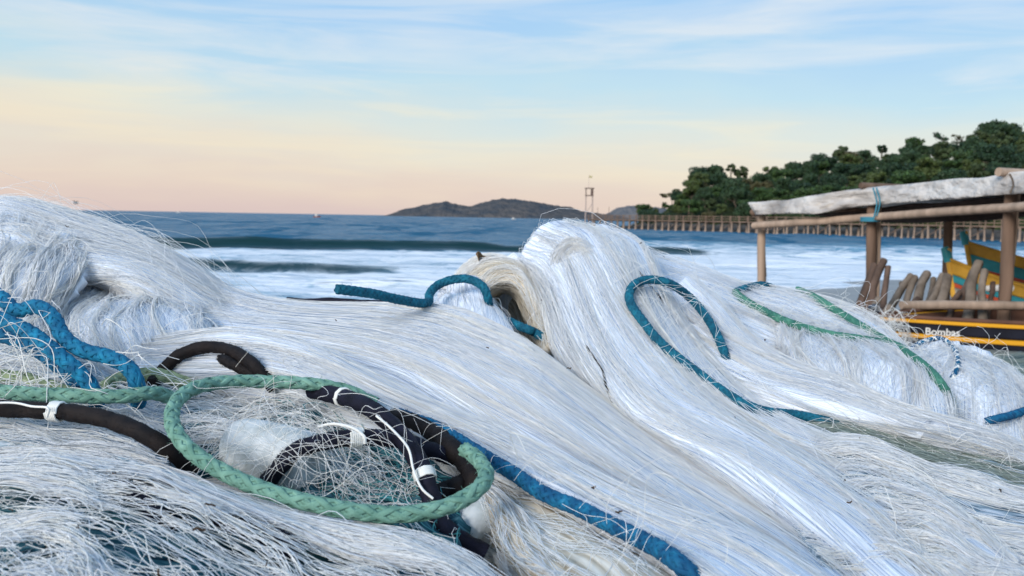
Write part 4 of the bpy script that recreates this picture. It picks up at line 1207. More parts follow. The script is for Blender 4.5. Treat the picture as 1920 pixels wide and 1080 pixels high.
def lattice(GN, ni, nj, seed, rad, jit=.35, seg=6, lift=.004, u01=(0, 1), v01=(0, 1), slack=.3, knot=2.2, drop_=0.0, hole=9.0):
    """a knotted diamond mesh gathered along the bundle"""
    G, Nn = GN
    g = np.random.default_rng(seed)
    I, J = np.meshgrid(np.arange(ni), np.arange(nj), indexing='ij')
    u = (I + .5 * (J % 2) + jit * g.normal(size=I.shape)) / ni
    u = u + .06 * vn(u * 5, J / nj * 4, seed)
    v = (J + jit * 1.4 * g.normal(size=I.shape)) / nj
    u = u01[0] + u * (u01[1] - u01[0]); v = v01[0] + v * (v01[1] - v01[0])
    h = lift * g.uniform(0, 1, I.shape) + .001
    a, b = [], []
    for i in range(ni):
        for j in range(nj - 1):
            for di in ((0, 1) if j % 2 else (-1, 0)):
                if 0 <= i + di < ni and g.uniform() > drop_ and vn(u[i, j] * 6.5 + 3 * v[i, j], v[i, j] * 8, 501) + .3 * vn(u[i, j] * 13, v[i, j] * 16, 502) < hole:
                    a.append((i, j)); b.append((i + di, j + 1))
    a = np.array(a); b = np.array(b); n = len(a)
    t = np.linspace(0, 1, seg)[None]
    ua, ub = u[a[:, 0], a[:, 1]][:, None], u[b[:, 0], b[:, 1]][:, None]
    va, vb = v[a[:, 0], a[:, 1]][:, None], v[b[:, 0], b[:, 1]][:, None]
    ha, hb = h[a[:, 0], a[:, 1]][:, None], h[b[:, 0], b[:, 1]][:, None]
    bow = np.sin(np.pi * t) * g.normal(size=(n, 1)) * slack / ni
    uu = ua + (ub - ua) * t + bow * (u01[1] - u01[0]); vv = va + (vb - va) * t
    pos = samp(G, uu, vv) + samp(Nn, uu, vv) * (ha + (hb - ha) * t + np.sin(np.pi * t) * lift * g.normal(size=(n, 1)) * .6)[..., None]
    V, Fc = tubes(pos, np.full(n, rad) * g.uniform(.75, 1.25, n), 3)
    T = np.repeat(np.clip(.7 + .25 * g.normal(size=n), 0, 1), seg * 3)
    out = [(V, Fc, T)]
    # knots: small octahedra
    c = samp(G, u, v).reshape(-1, 3) + samp(Nn, u, v).reshape(-1, 3) * h.reshape(-1, 1)
    r = rad * knot * g.uniform(.7, 1.3, (len(c), 1, 1))
    oc = np.array([[1, 0, 0], [-1, 0, 0], [0, 1, 0], [0, -1, 0], [0, 0, 1], [0, 0, -1.0]])
    kp = np.unique(np.concatenate([a[:, 0] * nj + a[:, 1], b[:, 0] * nj + b[:, 1]]))
    c, r = c[kp], r[kp]
    KV = c[:, None] + oc[None] * r
    q = np.array([[0, 2, 4, 4], [2, 1, 4, 4], [1, 3, 4, 4], [3, 0, 4, 4], [2, 0, 5, 5], [1, 2, 5, 5], [3, 1, 5, 5], [0, 3, 5, 5]])
    KV2 = KV[:, [0, 1, 2, 3, 4, 5]]
    KF = (np.arange(len(c))[:, None, None] * 8)
    # doubled tip vertices keep the faces four-cornered
    KV3 = np.concatenate([KV2, KV2[:, 4:6] * 1.0], 1)
    q = np.array([[0, 2, 4, 6], [2, 1, 4, 6], [1, 3, 4, 6], [3, 0, 4, 6], [2, 0, 5, 7], [1, 2, 5, 7], [3, 1, 5, 7], [0, 3, 5, 7]])
    out.append((KV3.reshape(-1, 3), (KF + q[None]).reshape(-1, 4), np.full(len(c) * 8, .95)))
    return out


def shifted(GN, dz):
    G, Nn = GN
    return (G + Nn * dz, Nn)


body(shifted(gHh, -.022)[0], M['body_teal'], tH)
lo = shifted(gHh, -.014); hi = gHh
fil('knotted_mesh', lattice(lo, 30, 15, 71, .00024, .3, 5, .004, slack=.3, drop_=.3, hole=.75) + lattice(hi, 26, 13, 72, .00032, .25, 6, .004, slack=.25, drop_=.1, hole=.12) + lattice(shifted(hi, -.004), 20, 12, 79, .00026, .4, 6, .006, slack=.35, drop_=.15) + lattice(hi, 40, 10, 78, .00026, .25, 6, .005, slack=.25, drop_=.1, hole=.1), M['net'], tH)
fil('filaments', [laid(gHh, 1200, 74, .00022, .006, 12, (.4, .9), .05, 9, .03, (.0, .2)), laid(gHh, 2200, 75, .00025, .006, 12, (.14, .4), .06, 7, .04, (.18, 1), hole=.08),
                  laid(gHh, 1700, 77, .00025, .006, 12, (.16, .45), .06, 6, .04, (.15, .85), (0, .55), hole=.08), laid(gHh, 160, 88, .00024, .007, 12, (.2, .5), .06, 6, .05, (.15, 1))], M['net'], tH)
fil('loose_filaments', [wild(gHh, 110, 76, .00024, (.003, .012), (.08, .3), .5, 12, (.02, .98))], M['net_fine'], tH)

# inside of the green loop
tI = net_thing('tangle of white and teal net inside the green braided loop')
gI = sheet_grid([[(320, 728, .86), (450, 733, .86), (560, 748, .85), (680, 790, .82), (780, 840, .78), (880, 900, .72)],
                 [(320, 800, .78), (430, 812, .78), (540, 832, .77), (660, 872, .74), (760, 917, .7), (860, 965, .66)],
                 [(320, 865, .71), (430, 885, .70), (540, 910, .68), (660, 945, .65), (760, 980, .62), (860, 1015, .58)]], tuck='', seed=19, lump=.012, lf=4, crease=.005)
SH['I'] = gI
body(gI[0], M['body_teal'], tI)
fil('knotted_mesh', lattice(gI, 22, 13, 81, .00028, .6, 6, .010, slack=.9, drop_=.3), M['net'], tI)
fil('filaments', [laid(gI, int(420 * K), 82, .00026, .012, 12, (.15, .5), .10, 6, .10, (0, .8), (0, .7)), laid(gI, int(700 * K), 86, .00024, .008, 12, (.3, .7), .05, 9, .05, (.05, .8), (0, .3)), wild(gI, int(130 * K), 83, .00028, (.004, .016), (.1, .35), 1.4, 16, (0.02, .98))], M['net_fine'], tI)
fil('teal_filaments', [wild(gI, int(200 * K), 84, .0004, (.004, .016), (.1, .35), 1.6, 14, (.02, .98), (.3, .95))], M['net_teal'], tI)


# ------------------------------------------------------------------ ropes
def surface_depth(cell=5):
    W, H = 1920 // cell + 60, 1080 // cell + 60
    buf = np.full((W, H), 9.0)
    for k, (G, _) in SH.items():
        if k == 'base': continue
        u = np.linspace(0, 1, G.shape[0] * 5)[:, None]; v = np.linspace(0, 1, G.shape[1] * 4)[None]
        u, v = np.broadcast_arrays(u, v)
        c = (samp(G, u, v).reshape(-1, 3) - CAM) @ CR
        d = -c[:, 2]
        ix = ((c[:, 0] / d * F + 960) / cell + 30).astype(int); iy = ((-c[:, 1] / d * F + 540) / cell + 30).astype(int)
        ok = (ix >= 0) & (ix < W) & (iy >= 0) & (iy < H) & (d > .1)
        np.minimum.at(buf, (ix[ok], iy[ok]), d[ok])
    return lambda x, y: buf[np.clip((np.asarray(x) / cell + 30).astype(int), 0, W - 1), np.clip((np.asarray(y) / cell + 30).astype(int), 0, H - 1)]


DEPTH = surface_depth()


def lay(pts, r, mode, n, up=0.0):
    """rest a rope on the nets under it: 'on' lies, 'free' may stand off, 'as' stays as given"""
    if mode == 'as': return catmull(PP(pts), n)
    q = catmull(np.array(pts, float) * [1, 1, 600], n) / [1, 1, 600]
    D = DEPTH(q[:, 0], q[:, 1]); d = q[:, 2].copy()
    want = D - r * .75 - up
    near = np.abs(want - d) < .13
    d = np.where(near & ((d > want) | (mode == 'on')), want, d)
    k = max(3, n // 28) | 1
    if mode == 'on':
        e_ = np.clip(1 - np.minimum(np.arange(n), np.arange(n)[::-1]) / (n * .07), 0, 1)
        d = d + .035 * e_ ** 1.5
    dd = np.pad(d, k, mode='edge')
    d1 = np.array([np.sort(dd[i:i + 2 * k + 1])[k // 2] for i in range(n)])
    d1 = np.convolve(np.pad(d1, k, mode='edge'), np.ones(2 * k + 1) / (2 * k + 1), 'valid')
    return catmull(np.array([P(a, b, c) for a, b, c in zip(q[:, 0], q[:, 1], d1)]), n)


def rope_mat(name, lo, hi, sheen=.0):
    m = mat(name, hi, .75, .25, ((85, 85, 85), 9, [(.34, lo), (.55, tuple(.5 * (a + b) for a, b in zip(lo, hi))), (.70, hi), (.80, tuple(min(.8, 1.25 * b + .05) for b in hi))]), ((900, 900, 900), .6, .0008))
    return m


M['r_green'] = rope_mat('sage_green_braid', (.10, .22, .17), (.23, .42, .33))
M['r_green2'] = rope_mat('olive_faded_braid', (.16, .22, .13), (.32, .38, .22))
M['r_teal'] = rope_mat('teal_braid', (.004, .07, .12), (.010, .17, .25))
M['r_blue'] = rope_mat('bright_blue_braid', (.004, .09, .19), (.012, .23, .40))
M['r_blue2'] = rope_mat('deep_blue_braid', (.003, .06, .15), (.010, .16, .30))
M['r_navy'] = rope_mat('navy_felted_rope', (.003, .003, .009), (.012, .012, .030))
M['r_black'] = rope_mat('black_brown_rope', (.004, .003, .004), (.016, .011, .010))
M['r_right'] = rope_mat('green_rope', (.03, .14, .11), (.10, .28, .20))
M['twine'] = mat('white_twine', (.78, .78, .74), .6, .3)


def braid(label, pts, r, m, strands=8, pitch=None, n=None, name='rope', cat='rope', group='ropes in the net pile', fuzz=0, relief=.13, m2=None, mode='on', up=0.0):
    """round plaited rope: a core and interlaced strands, each strand a part"""
    path0 = PP(pts)
    L = float(np.sum(np.linalg.norm(np.diff(path0, axis=0), axis=1)))
    pitch = pitch or r * 9.0
    n = int(n * .7) if n else int(min(420, max(60, L / pitch * 22)))
    path = lay(pts, r, mode, n, up)
    T, A_, B_ = frames(path)
    s = np.concatenate([[0], np.cumsum(np.linalg.norm(np.diff(path, axis=0), axis=1))])
    e = tag(empty(name, (0, 0, 0)), label, cat, group)
    V, Fc = pipe(path, r * .90, 12)
    obj('core', mesh_data('core', V, Fc, m), e)
    g = np.random.default_rng(int(abs(path[0, 0]) * 1e4) % 9999)
    kf = int(300 * max(.3, L / .5)); i = g.integers(2, n - 2, kf); th = g.uniform(0, 6.28, kf)
    dd = np.cos(th)[:, None] * A_[i] + np.sin(th)[:, None] * B_[i]
    dv = nrmz(dd * .6 + T[i] * g.normal(size=(kf, 1)) + .5 * g.normal(size=(kf, 3))); ln = g.uniform(.2, .7, (kf, 1)) * r
    V, Fc = tubes(np.stack([path[i] + dd * r, path[i] + dd * r + dv * ln * .6, path[i] + dd * r * 1.08 + dv * ln], 1), np.full(kf, .00011), 3)
    o = obj('fluff', mesh_data('fluff', V, Fc, m), e); o['kind'] = 'stuff'
    half = strands // 2
    for k in range(strands):
        dirn = 1 if k < half else -1
        kk = k % half
        ph = dirn * (2 * np.pi * s / pitch) + 2 * np.pi * kk / half + (0 if dirn > 0 else np.pi / half)
        # over two, under two
        w = np.sin(half * 2 * np.pi * s / pitch / 1.0 + np.pi * (kk % 2) * 1.0 + (0 if dirn > 0 else np.pi))
        rr = r * (.86 + relief * .5 * w)
        p = path + rr[:, None] * (np.cos(ph)[:, None] * A_ + np.sin(ph)[:, None] * B_)
        # flattened strand: wide along the surface
        rad = r * np.pi / half * .56
        out = nrmz(p - path); Tt = nrmz(np.gradient(p, axis=0)); sd = nrmz(np.cross(Tt, out))
        a = np.arange(6) * 2 * np.pi / 6
        Vs = p[:, None] + rad * (np.cos(a)[None, :, None] * sd[:, None]) + rad * .34 * np.sin(a)[None, :, None] * out[:, None]
        mm = m2 if (m2 is not None and k % 3 == 1) else m
        obj('strand', mesh_data('strand', Vs.reshape(-1, 3), grid_faces(n, 6, True), mm), e)
    return e, path


def plain(label, pts, r, m, name='rope', cat='rope', group='ropes in the net pile', jit=.10, seed=0, n=70, bind=(), mode='on', up=0.0):
    path = lay(pts, r, mode, n, up)
    e = tag(empty(name, (0, 0, 0)), label, cat, group)
    V, Fc = pipe(path, r * (1 + .05 * vn(np.arange(n) * .35, 0 * np.arange(n), seed)), 16, True, jit, seed)
    cv = obj('cover', mesh_data('cover', V, Fc, m), e)
    # short fluff standing off the cover
    g = np.random.default_rng(seed + 900)
    k = 420
    i = g.integers(1, n - 1, k); th = g.uniform(0, 6.28, k)
    T, A_, B_ = frames(path)
    d = np.cos(th)[:, None] * A_[i] + np.sin(th)[:, None] * B_[i]
    st = path[i] + d * r * .97
    dirv = nrmz(d * .7 + T[i] * g.normal(size=(k, 1)) + .5 * g.normal(size=(k, 3)))
    ln = g.uniform(.15, .5, (k, 1)) * r
    pth = np.stack([st, st + dirv * ln * .6, st + dirv * ln + d * ln * .1], 1)
    V, Fc = tubes(pth, np.full(k, .00012), 3)
    o = obj('fluff', mesh_data('fluff', V, Fc, m), e); o['kind'] = 'stuff'
    for b in bind:
        q = int(b[0] * (n - 1)); turns = b[1]
        th = np.linspace(0, 2 * np.pi * turns, 10 * turns + 1)
        ax = (th / (2 * np.pi) - turns / 2) * .0016
        p = path[q] + (r + .0008) * (np.cos(th)[:, None] * A_[q] + np.sin(th)[:, None] * B_[q]) + ax[:, None] * T[q]
        V, Fc = pipe(p, .0009, 6)
        obj('twine_binding', mesh_data('twine_binding', V, Fc, M['twine']), cv)
    return e, path


braid('thick sage green braided rope curving in a wide open loop over the nets', [(705, 757, .775), (685, 748, .775), (655, 734, .78), (600, 722, .78), (520, 716, .77), (430, 716, .755), (370, 726, .735), (335, 748, .71), (322, 780, .69), (332, 815, 0.645),
      (370, 855, 0.625), (440, 896, 0.605), (530, 930, 0.585), (640, 955, 0.575), (740, 965, 0.575), (820, 955, 0.585), (875, 932, 0.600), (905, 907, 0.615), (911, 885, .655), (893, 858, .675), (870, 842, .70)], .0056, M['r_green'], 8, .058, 440, mode='free')
braid('sage green braided rope lying level at the left edge under the blue ropes', [(-90, 726, .72), (-20, 731, .72), (40, 738, .72), (140, 742, .72), (230, 743, .73), (285, 737, .75), (320, 745, .77)], .0060, M['r_green'], 8, .060, 160, mode='free')
braid('short green braid end poking in above the level green rope at the left edge', [(-90, 700, .79), (20, 707, .785), (70, 718, .78), (120, 735, .78), (150, 752, .79)], .0066, M['r_green2'], 8, .060, 110, up=.007)
braid('green braid passing under the blue ropes into the wide loop', [(185, 735, .80), (215, 715, .81), (250, 704, .82), (295, 703, .815), (330, 712, .80), (365, 728, .785)], .0066, M['r_green2'], 8, .060, 110, up=.007)
braid('bright blue rope bending down over the front of the left mound', [(-80, 500, .88), (0, 556, .84), (30, 582, .825), (70, 575, .815), (100, 596, .80), (118, 630, .785), (150, 655, .77), (205, 670, .765), (243, 692, .755), (257, 722, .75), (260, 756, .79)], .0068, M['r_blue'], 10, .052, 240, mode='free')
braid('bright blue rope running straighter below the bending blue rope', [(-80, 570, .83), (0, 598, .80), (60, 626, .785), (110, 666, .765), (150, 700, .755), (174, 732, .755), (182, 765, .79)], .0068, M['r_blue'], 10, .052, 200, mode='free')
braid('teal rope lowest of the ropes at the left edge, half covered by loose twine', [(-80, 612, .86), (0, 628, .85), (60, 650, .84), (115, 690, .825), (150, 725, .82)], .0072, M['r_blue2'], 10, .050, 150, mode='free')
plain('thick black rope with a white twine binding at the left edge', [(-90, 762, .69), (0, 766, .69), (50, 768, .69), (150, 776, .68), (230, 796, .67), (290, 826, .66), (335, 856, .675), (360, 885, .69)], .0066, M['r_black'], seed=4, bind=((.40, 6),), mode='free')
plain('dark brown rope arching up above the green braid', [(285, 720, .87), (310, 690, .865), (340, 664, .865), (385, 651, .865), (430, 657, .865), (468, 678, .86), (495, 706, .85), (515, 728, .85)], .0062, M['r_black'], mode='free', seed=6)
plain('short dark rope under the arching dark rope', [(415, 672, .875), (445, 688, .86), (480, 704, .855), (510, 722, .86)], .0050, M['r_black'], seed=7)
plain('thick navy rope crossing the green loop from top to bottom', [(585, 732, .80), (640, 744, .765), (695, 766, .72), (748, 812, .69), (788, 872, .665), (808, 932, .645), (825, 980, .635), (865, 1015, .625), (910, 1040, .62)], .0072, M['r_navy'], mode='free', seed=8, bind=((.19, 3), (.70, 5)))
plain('navy rope arching over the white floats inside the green loop', [(500, 905, .68), (525, 875, .655), (555, 845, .655), (605, 829, .665), (660, 821, .675), (730, 822, .685), (790, 838, .70), (850, 860, .72)], .0064, M['r_navy'], mode='free', seed=9, bind=((.52, 6),))
plain('black rope along the outer right edge inside the green loop', [(740, 782, .80), (790, 800, .765), (835, 830, .735), (872, 868, .71), (892, 900, .70), (880, 925, .70)], .0078, M['r_black'], seed=10)
plain('short black rope under the right end of the green loop', [(800, 935, .69), (840, 918, .69), (880, 902, .69), (900, 890, .70)], .0070, M['r_black'], seed=12)
plain('dark rope half buried under the coarse net at the bottom', [(400, 960, .57), (450, 985, .545), (520, 1012, .53), (560, 1035, .53)], .0062, M['r_navy'], seed=13, mode='as')
plain('dark rope deep under the coarse net in the bottom left corner', [(190, 890, .60), (240, 915, .575), (290, 960, .555), (330, 990, .56)], .0050, M['r_navy'], seed=14, mode='as')
braid('teal rope with a blunt free end, looped over the knob of net on the ridge', [(632, 542, .96), (665, 546, .975), (700, 551, 1.0), (755, 563, 1.04), (800, 568, 1.09), (806, 550, 1.12), (822, 534, 1.135), (850, 524, 1.14), (880, 524, 1.14), (905, 537, 1.135), (915, 560, 1.14), (918, 582, 1.17), (922, 605, 1.21)], .0057, M['r_teal'], 10, .040, 260, mode='as')
braid('end of the teal rope coming out below the brown hollow', [(955, 602, 1.17), (975, 612, 1.145), (1000, 622, 1.125), (1020, 634, 1.12)], .0057, M['r_teal'], 10, .040, 70)
plain('thin navy line lying along the top of the ridge', [(540, 562, 1.155), (580, 565, 1.145), (620, 563, 1.14), (680, 567, 1.135), (760, 570, 1.13), (810, 576, 1.12)], .0035, M['r_navy'], seed=16)
braid('teal rope standing in a tall open loop on the right slope', [(1372, 700, 1.08), (1362, 672, 1.075), (1350, 640, 1.08), (1330, 602, 1.09), (1300, 564, 1.10), (1262, 535, 1.115), (1222, 524, 1.125), (1192, 532, 1.125), (1180, 550, 1.12), (1184, 572, 1.11), (1205, 602, 1.09), (1232, 636, 1.062), (1270, 670, 1.035), (1312, 702, 1.01),
      (1358, 736, .985), (1400, 760, .968), (1440, 773, .958), (1490, 778, .958), (1540, 788, .975), (1590, 800, 1.0)], .0057, M['r_teal'], 10, .040, 380, up=.002)
braid('long blue rope running diagonally along the crease down to the bottom edge', [(745, 776, .79), (780, 788, .765), (820, 803, .742), (870, 832, .712), (915, 860, .69), (960, 886, .668), (1020, 926, .632), (1080, 951, .602), (1150, 986, .565), (1210, 1016, .535), (1260, 1046, .505), (1320, 1100, .47)], .0057, M['r_blue2'], 10, .040, 300, up=.0045)
braid('green rope curving along the top of the right slope toward the boat', [(1495, 543, 1.365), (1525, 556, 1.35), (1560, 577, 1.33), (1600, 602, 1.30), (1650, 632, 1.25), (1700, 662, 1.20), (1740, 692, 1.16), (1766, 722, 1.13), (1790, 765, 1.10)], .0057, M['r_right'], 10, .040, 220, up=.006)
braid('green rope lying lower across the right slope and meeting the upper one', [(1378, 548, 1.31), (1395, 562, 1.295), (1430, 582, 1.275), (1480, 605, 1.245), (1550, 626, 1.215), (1620, 637, 1.195), (1680, 648, 1.175), (1712, 668, 1.17)], .0057, M['r_right'], 10, .040, 190, up=.006)
braid('short teal piece of rope at the foot of the left shelter post', [(1376, 548, 1.35), (1400, 540, 1.35), (1428, 534, 1.36), (1450, 540, 1.40)], .0057, M['r_teal'], 10, .040, 60)
braid('blue rope round the fluffy roll at the far right edge', [(1850, 790, 1.18), (1875, 784, 1.165), (1905, 776, 1.19), (1940, 764, 1.26), (1990, 745, 1.36)], .0057, M['r_blue2'], 10, .040, 80, up=.006)
braid('thin blue and white cord looped over the fluffy roll', [(1690, 700, 1.34), (1700, 668, 1.36), (1722, 645, 1.40), (1760, 634, 1.42), (1786, 650, 1.34), (1796, 676, 1.29), (1790, 700, 1.26), (1776, 722, 1.25)], .0036, M['r_blue2'], 6, .022, 160, m2=M['twine'])
plain('thin dark cord lying on the combed net below the central crest', [(1096, 645, 1.04), (1115, 672, 1.015), (1128, 690, 1.0), (1134, 715, .985), (1140, 735, .972), (1150, 762, .955)], .0011, M['r_black'], 'cord', 'cord', jit=.3, seed=20)
plain('thin dark cord hanging beside the tall teal loop', [(1195, 505, 1.205), (1215, 530, 1.18), (1240, 560, 1.16), (1275, 600, 1.14)], .0011, M['r_black'], 'cord', 'cord', jit=.3, seed=21)


def twine(label, pts, r=.0009):
    path = catmull(PP(pts), 30); V, Fc = pipe(path, r, 6)
    return tag(obj('twine', mesh_data('twine', V, Fc, M['twine'])), label, 'twine', 'loose ends of white twine')


twine('white twine hanging along the thick navy rope', [(706, 780, .69), (735, 805, .67), (765, 840, .655), (775, 880, .645), (790, 915, .635), (812, 935, .632)], .0010)
twine('white twine end curling off the binding of the arching navy rope', [(598, 800, .69), (625, 795, .68), (660, 802, .665), (682, 818, .66), (684, 832, .66)], .0013)
twine('white twine tied round the black rope at the left edge', [(-60, 758, .67), (20, 755, .675), (60, 762, .672), (90, 765, .665), (88, 782, .668)], .0009)

# ------------------------------------------------------------------ floats and small things
m_float = mat('scuffed_white_foam', (.62, .66, .66), .75, .25, ((60, 60, 60), 7, [(.3, (.34, .38, .38)), (.5, (.52, .56, .57)), (.7, (.64, .67, .68))]), ((160, 160, 160), .5, .003))


def float_buoy(label, c, axis, r, L):
    prof = [(-.5, .0), (-.5, .22), (-.44, .22), (-.5, .30), (-.49, .72), (-.44, .90), (-.34, 1.0), (0, 1.03), (.34, 1.0), (.44, .90), (.49, .72), (.5, .30), (.44, .22), (.5, .22), (.5, 0)]
    prof = [(-.40, .02), (-.42, .20), (-.50, .30), (-.49, .72), (-.44, .90), (-.34, 1.0), (-.12, 1.03), (.12, 1.03), (.34, 1.0), (.44, .90), (.49, .72), (.50, .30), (.42, .20), (.40, .02)]
    a = np.arange(28) * 2 * np.pi / 28
    V = np.array([[x * L, rr * r * math.cos(t), rr * r * math.sin(t)] for x, rr in prof for t in a])
    V += .0006 * np.stack([vn(V[:, 0] * 200, V[:, 1] * 200, 3), vn(V[:, 1] * 200, V[:, 2] * 200, 4), vn(V[:, 2] * 200, V[:, 0] * 200, 5)], 1)
    o = obj('float', mesh_data('float', V, grid_faces(len(prof), 28, True), m_float))
    o.location = c
    o.rotation_euler = Vector(axis).to_track_quat('X', 'Z').to_euler()
    return tag(o, label, 'float', 'white floats among the ropes')


float_buoy('white foam float lying under the arching navy rope inside the green loop', P(512, 852, .700), P(600, 872, .675) - P(430, 832, .715), .024, .082)
float_buoy('white foam float standing below the right end of the green loop', P(893, 975, .68), P(930, 1020, .62) - P(870, 930, .70), .024, .075)
float_buoy('greyish float in the shadow at the right side inside the green loop', P(845, 865, .79), P(880, 890, .76) - P(815, 840, .80), .022, .07)

m_leafd = mat('dry_leaf', (.16, .10, .05), .8, .2, var((.17, .11, .06), .6, 1.5, (120, 120, 120)))
u_, v_ = np.meshgrid(np.linspace(0, 1, 10), np.linspace(-1, 1, 6), indexing='ij')
wl = .0075 * np.sin(np.pi * np.clip(u_, .02, 1)) ** .7
LV = np.stack([(u_ - .5) * .026, v_ * wl, .006 * np.abs(v_) + .009 * (u_ - .5) ** 2 * 4 + .002 * np.sin(u_ * 9)], -1)
lf_ = obj('leaf', mesh_data('leaf', LV, grid_faces(10, 6), m_leafd), None, P(901, 489, 1.245))
lf_.rotation_euler = (R(60), R(25), R(20))
md = lf_.modifiers.new('thick', 'SOLIDIFY'); md.thickness = .0006
tag(lf_, 'curled dry brown leaf caught on top of the net by the teal rope loop', 'leaf')


# springy loose twine loops over the blue ropes at the left
def springy(label, spots, n, seed, m='net_fine', rad=.0005, size=(.02, .07), parent_label='loose net'):
    g = np.random.default_rng(seed)
    Ps = []
    for k in range(n):
        c = PP([spots[g.integers(len(spots))]])[0] + g.normal(size=3) * .018
        s = g.uniform(*size)
        d0 = nrmz(g.normal(size=3) * [1, .5, .6]); up = nrmz(np.array([0, -.5, 1.0]) + .4 * g.normal(size=3))
        t = np.linspace(-1, 1, 18)[:, None]
        p = c + d0 * s * t + up * s * g.uniform(.2, .9) * (1 - t * t) - up * s * .3 + .25 * s * np.stack([vn(t[:, 0] * 1.5, t[:, 0] * 0 + k, seed), vn(t[:, 0] * 1.5, t[:, 0] * 0 + k + 9, seed), vn(t[:, 0] * 1.5, t[:, 0] * 0 + k + 5, seed)], 1)
        Ps.append(p)
    V, Fc = tubes(np.array(Ps), np.full(n, rad) * g.uniform(.7, 1.2, n), 3)
    T = np.repeat(np.clip(.85 + .15 * g.normal(size=n), 0, 1), 18 * 3)
    t = net_thing(label)
    fil('loose_filaments', [(V, Fc, T)], M[m], t)
    return t


springy('springy white net loops tangled over the blue ropes at the left', [(20, 620, .80), (50, 650, .79), (90, 640, .79), (110, 670, .78), (40, 690, .78), (130, 700, .77), (200, 720, .76), (20, 720, .74), (90, 720, .75), (290, 715, .78), (270, 740, .75)], 85, 5, rad=.0004, size=(.015, .06))
springy('loose white filaments springing over the white float inside the green loop', [(430, 830, .68), (470, 840, .665), (520, 830, .665), (560, 850, .655), (600, 880, .65), (640, 900, .64), (700, 900, .64)], 130, 9, rad=.00018, size=(.02, .06))
springy('messy white twine caught on the bow of the black boat', [(1632, 605, 6.1), (1645, 598, 6.15), (1660, 612, 6.1), (1650, 625, 6.05), (1680, 602, 6.2), (1672, 628, 6.1), (1690, 622, 6.15), (1705, 632, 6.2), (1660, 640, 6.0)], 85, 6, rad=.0018, size=(.06, .19))
springy('curly fluff of loose white net along the top of the fluffy roll', [(1640, 655, 1.3), (1690, 668, 1.34), (1750, 655, 1.38), (1800, 662, 1.36), (1850, 682, 1.34)], 90, 7, rad=.0003, size=(.012, .03))

springy('fine white filaments lying across the tall teal loop and the rope below it', [(1250, 655, 1.03), (1310, 700, .99), (1360, 737, .965), (1400, 758, .95), (1290, 690, 1.0), (1190, 590, 1.08), (1220, 530, 1.10), (1340, 640, 1.06), (1300, 570, 1.08)], 70, 31, rad=.00022, size=(.02, .07))
springy('fine white filaments lying across the two green ropes on the right slope', [(1430, 582, 1.25), (1500, 612, 1.21), (1580, 632, 1.18), (1560, 580, 1.30), (1620, 615, 1.25), (1680, 650, 1.18), (1730, 690, 1.13)], 90, 32, rad=.00024, size=(.02, .06))
springy('fine white filaments lying across the long blue rope at the bottom', [(860, 825, .70), (930, 870, .66), (1000, 915, .625), (1080, 950, .585), (1150, 985, .55), (1230, 1025, .515)], 50, 33, rad=.00018, size=(.015, .05))

# grey green net heap in front of the boat, far right
simple_net('K', 'grey green net heaped at the right edge behind the fluffy white roll', [
    [(1740, 690, 3.0), (1800, 676, 3.0), (1880, 670, 3.0), (1960, 672, 3.0), (2080, 690, 3.0)], [(1740, 710, 2.8), (1800, 700, 2.7), (1880, 695, 2.65), (1960, 698, 2.65), (2080, 710, 2.8)],
    [(1740, 730, 2.5), (1800, 715, 2.35), (1880, 712, 2.3), (1960, 715, 2.3), (2080, 730, 2.4)], [(1740, 860, 2.3), (1800, 850, 2.15), (1880, 850, 2.1), (1960, 850, 2.1), (2080, 860, 2.2)],
    [(1720, 1150, 2.15), (1790, 1130, 2.05), (1880, 1130, 2.0), (1970, 1130, 2.0), (2110, 1150, 2.1)], [(1700, 1480, 2.0), (1780, 1490, 1.95), (1880, 1490, 1.92), (1980, 1490, 1.92), (2140, 1480, 2.0)]],
    1400, 120, mb='body_green', mf='net_green', wildn=200, rad=.0006, lift=.015, wander=.2, clump=.08, tuck='u0 v0 v1', drop=.8, crease=.012, lump=.03, w_rad=.0007, w_up=(.005, .02), w_turn=1.5)

g = np.random.default_rng(77)
bits = []
for key, k in (('C', 14), ('D0', 8), ('F', 10), ('B1', 7), ('B2', 6), ('A', 6), ('H', 8)):
    G, Nn = SH[key]
    u, v = g.uniform(.25, .85, k), g.uniform(.12, .9, k)
    p = samp(G, u, v) + samp(Nn, u, v) * .006
    for q in p:
        d = nrmz(g.normal(size=3)) * g.uniform(.0008, .0035)
        bits.append(np.array([q - d, q - d * .3 + g.normal(size=3) * .0008, q + d * .4 + g.normal(size=3) * .0008, q + d]))
V, Fc = tubes(np.array(bits), g.uniform(.00025, .0007, len(bits)), 4)
o = obj('dried_weed', mesh_data('dried_weed', V, Fc, mat('dried_weed', (.07, .045, .03), .9, .1)))
tag(o, 'small dark bits of dried weed caught in the white nets', kind='stuff')

# ------------------------------------------------------------------ far boats and a bird
m_redtrim = mat('boat_red', (.30, .07, .04), .5, .3)


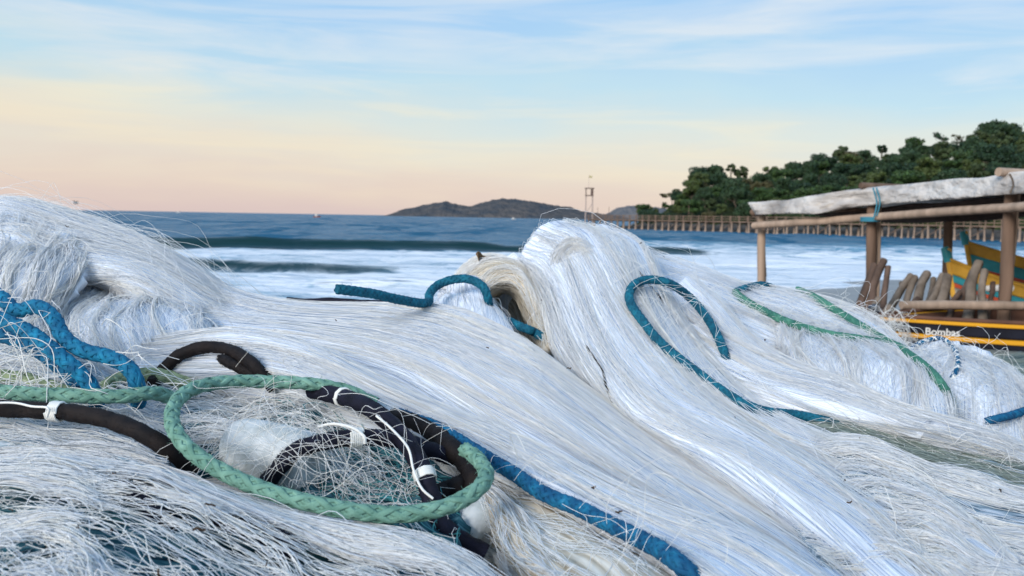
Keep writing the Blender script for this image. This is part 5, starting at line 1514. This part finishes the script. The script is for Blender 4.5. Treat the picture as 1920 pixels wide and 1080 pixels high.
def little_boat(label, px, py, d, L, m):
    p = P(px, py, d); p[2] = SEA
    e = tag(empty('fishing_boat', p, R(12)), label, 'boat')
    st = np.linspace(-1, 1, 9); V = []
    for q in st:
        w = L * .16 * (1 - max(0, q) ** 2.2); z = L * (.15 + .08 * max(0, q) ** 2)
        V += [(q * L / 2, -w, z), (q * L / 2 * .92, -w * .6, -.1), (q * L / 2 * .92, w * .6, -.1), (q * L / 2, w, z)]
    Fc = [tuple(f) for f in grid_faces(9, 4)] + [(0, 1, 2, 3), (35, 34, 33, 32)] + [(i * 4, i * 4 + 3, i * 4 + 7, i * 4 + 4) for i in range(8)]
    obj('hull', mesh_data('hull', V, Fc, m, False), e)
    V, Fc = join([box((-.1 * L, 0, L * .27), (L * .3, L * .2, L * .24)), box((-.1 * L, 0, L * .40), (L * .36, L * .24, L * .03))]); obj('cabin', mesh_data('cabin', V, Fc, m_whitep, False), e)
    V, Fc = pipe([(.1 * L, 0, .1 * L), (.1 * L, 0, .62 * L)], L * .012, 5); obj('mast', mesh_data('mast', V, Fc, m_tower), e)


little_boat('small boat with white cabin and red hull on the open sea', 594, 404, 620, 5.2, m_redtrim)
little_boat('tiny pale boat below the island shore', 963, 409, 900, 5.0, m_whitep)
little_boat('tiny white speck of a boat on the horizon at the left', 334, 397, 1500, 6.5, m_whitep)
bp_ = P(142, 381, 70)
m_bird = mat('bird_feathers', (.03, .03, .03), .8, .1)
bd = tag(empty('bird', bp_), 'small dark bird flying low over the horizon', 'bird')
sk = []
for q, r_ in ((-.22, .01), (-.12, .05), (0, .07), (.12, .05), (.2, .03), (.26, .01)):
    sk.append((q, 0, 0, r_))
V, Fc = pipe([s[:3] for s in sk], [s[3] for s in sk], 8)
W_ = []
for side in (-1, 1):
    for q in range(5):
        t = q / 4; W_ += [(.08 - .10 * t * t, side * (.04 + .42 * t), .06 + .12 * math.sin(t * 2.2)), (-.09 + .02 * t, side * (.04 + .42 * t), .05 + .12 * math.sin(t * 2.2)), (0, side * (.04 + .42 * t), .035 + .12 * math.sin(t * 2.2))]
WF = [(o5 + i * 3 + a, o5 + i * 3 + b, o5 + (i + 1) * 3 + b, o5 + (i + 1) * 3 + a) for o5 in (0, 15) for i in range(4) for a, b in ((0, 1), (1, 2), (2, 0))]
V, Fc = join([(V, Fc), (W_, WF)])
obj('body', mesh_data('body', V, Fc, m_bird), bd)
tri = sum(sum(max(0, len(p.vertices) - 2) for p in me.polygons) if len(me.polygons) < 3000 else len(me.polygons) * 2 for me in bpy.data.meshes)
print('triangles', tri, 'objects', len(bpy.data.objects))
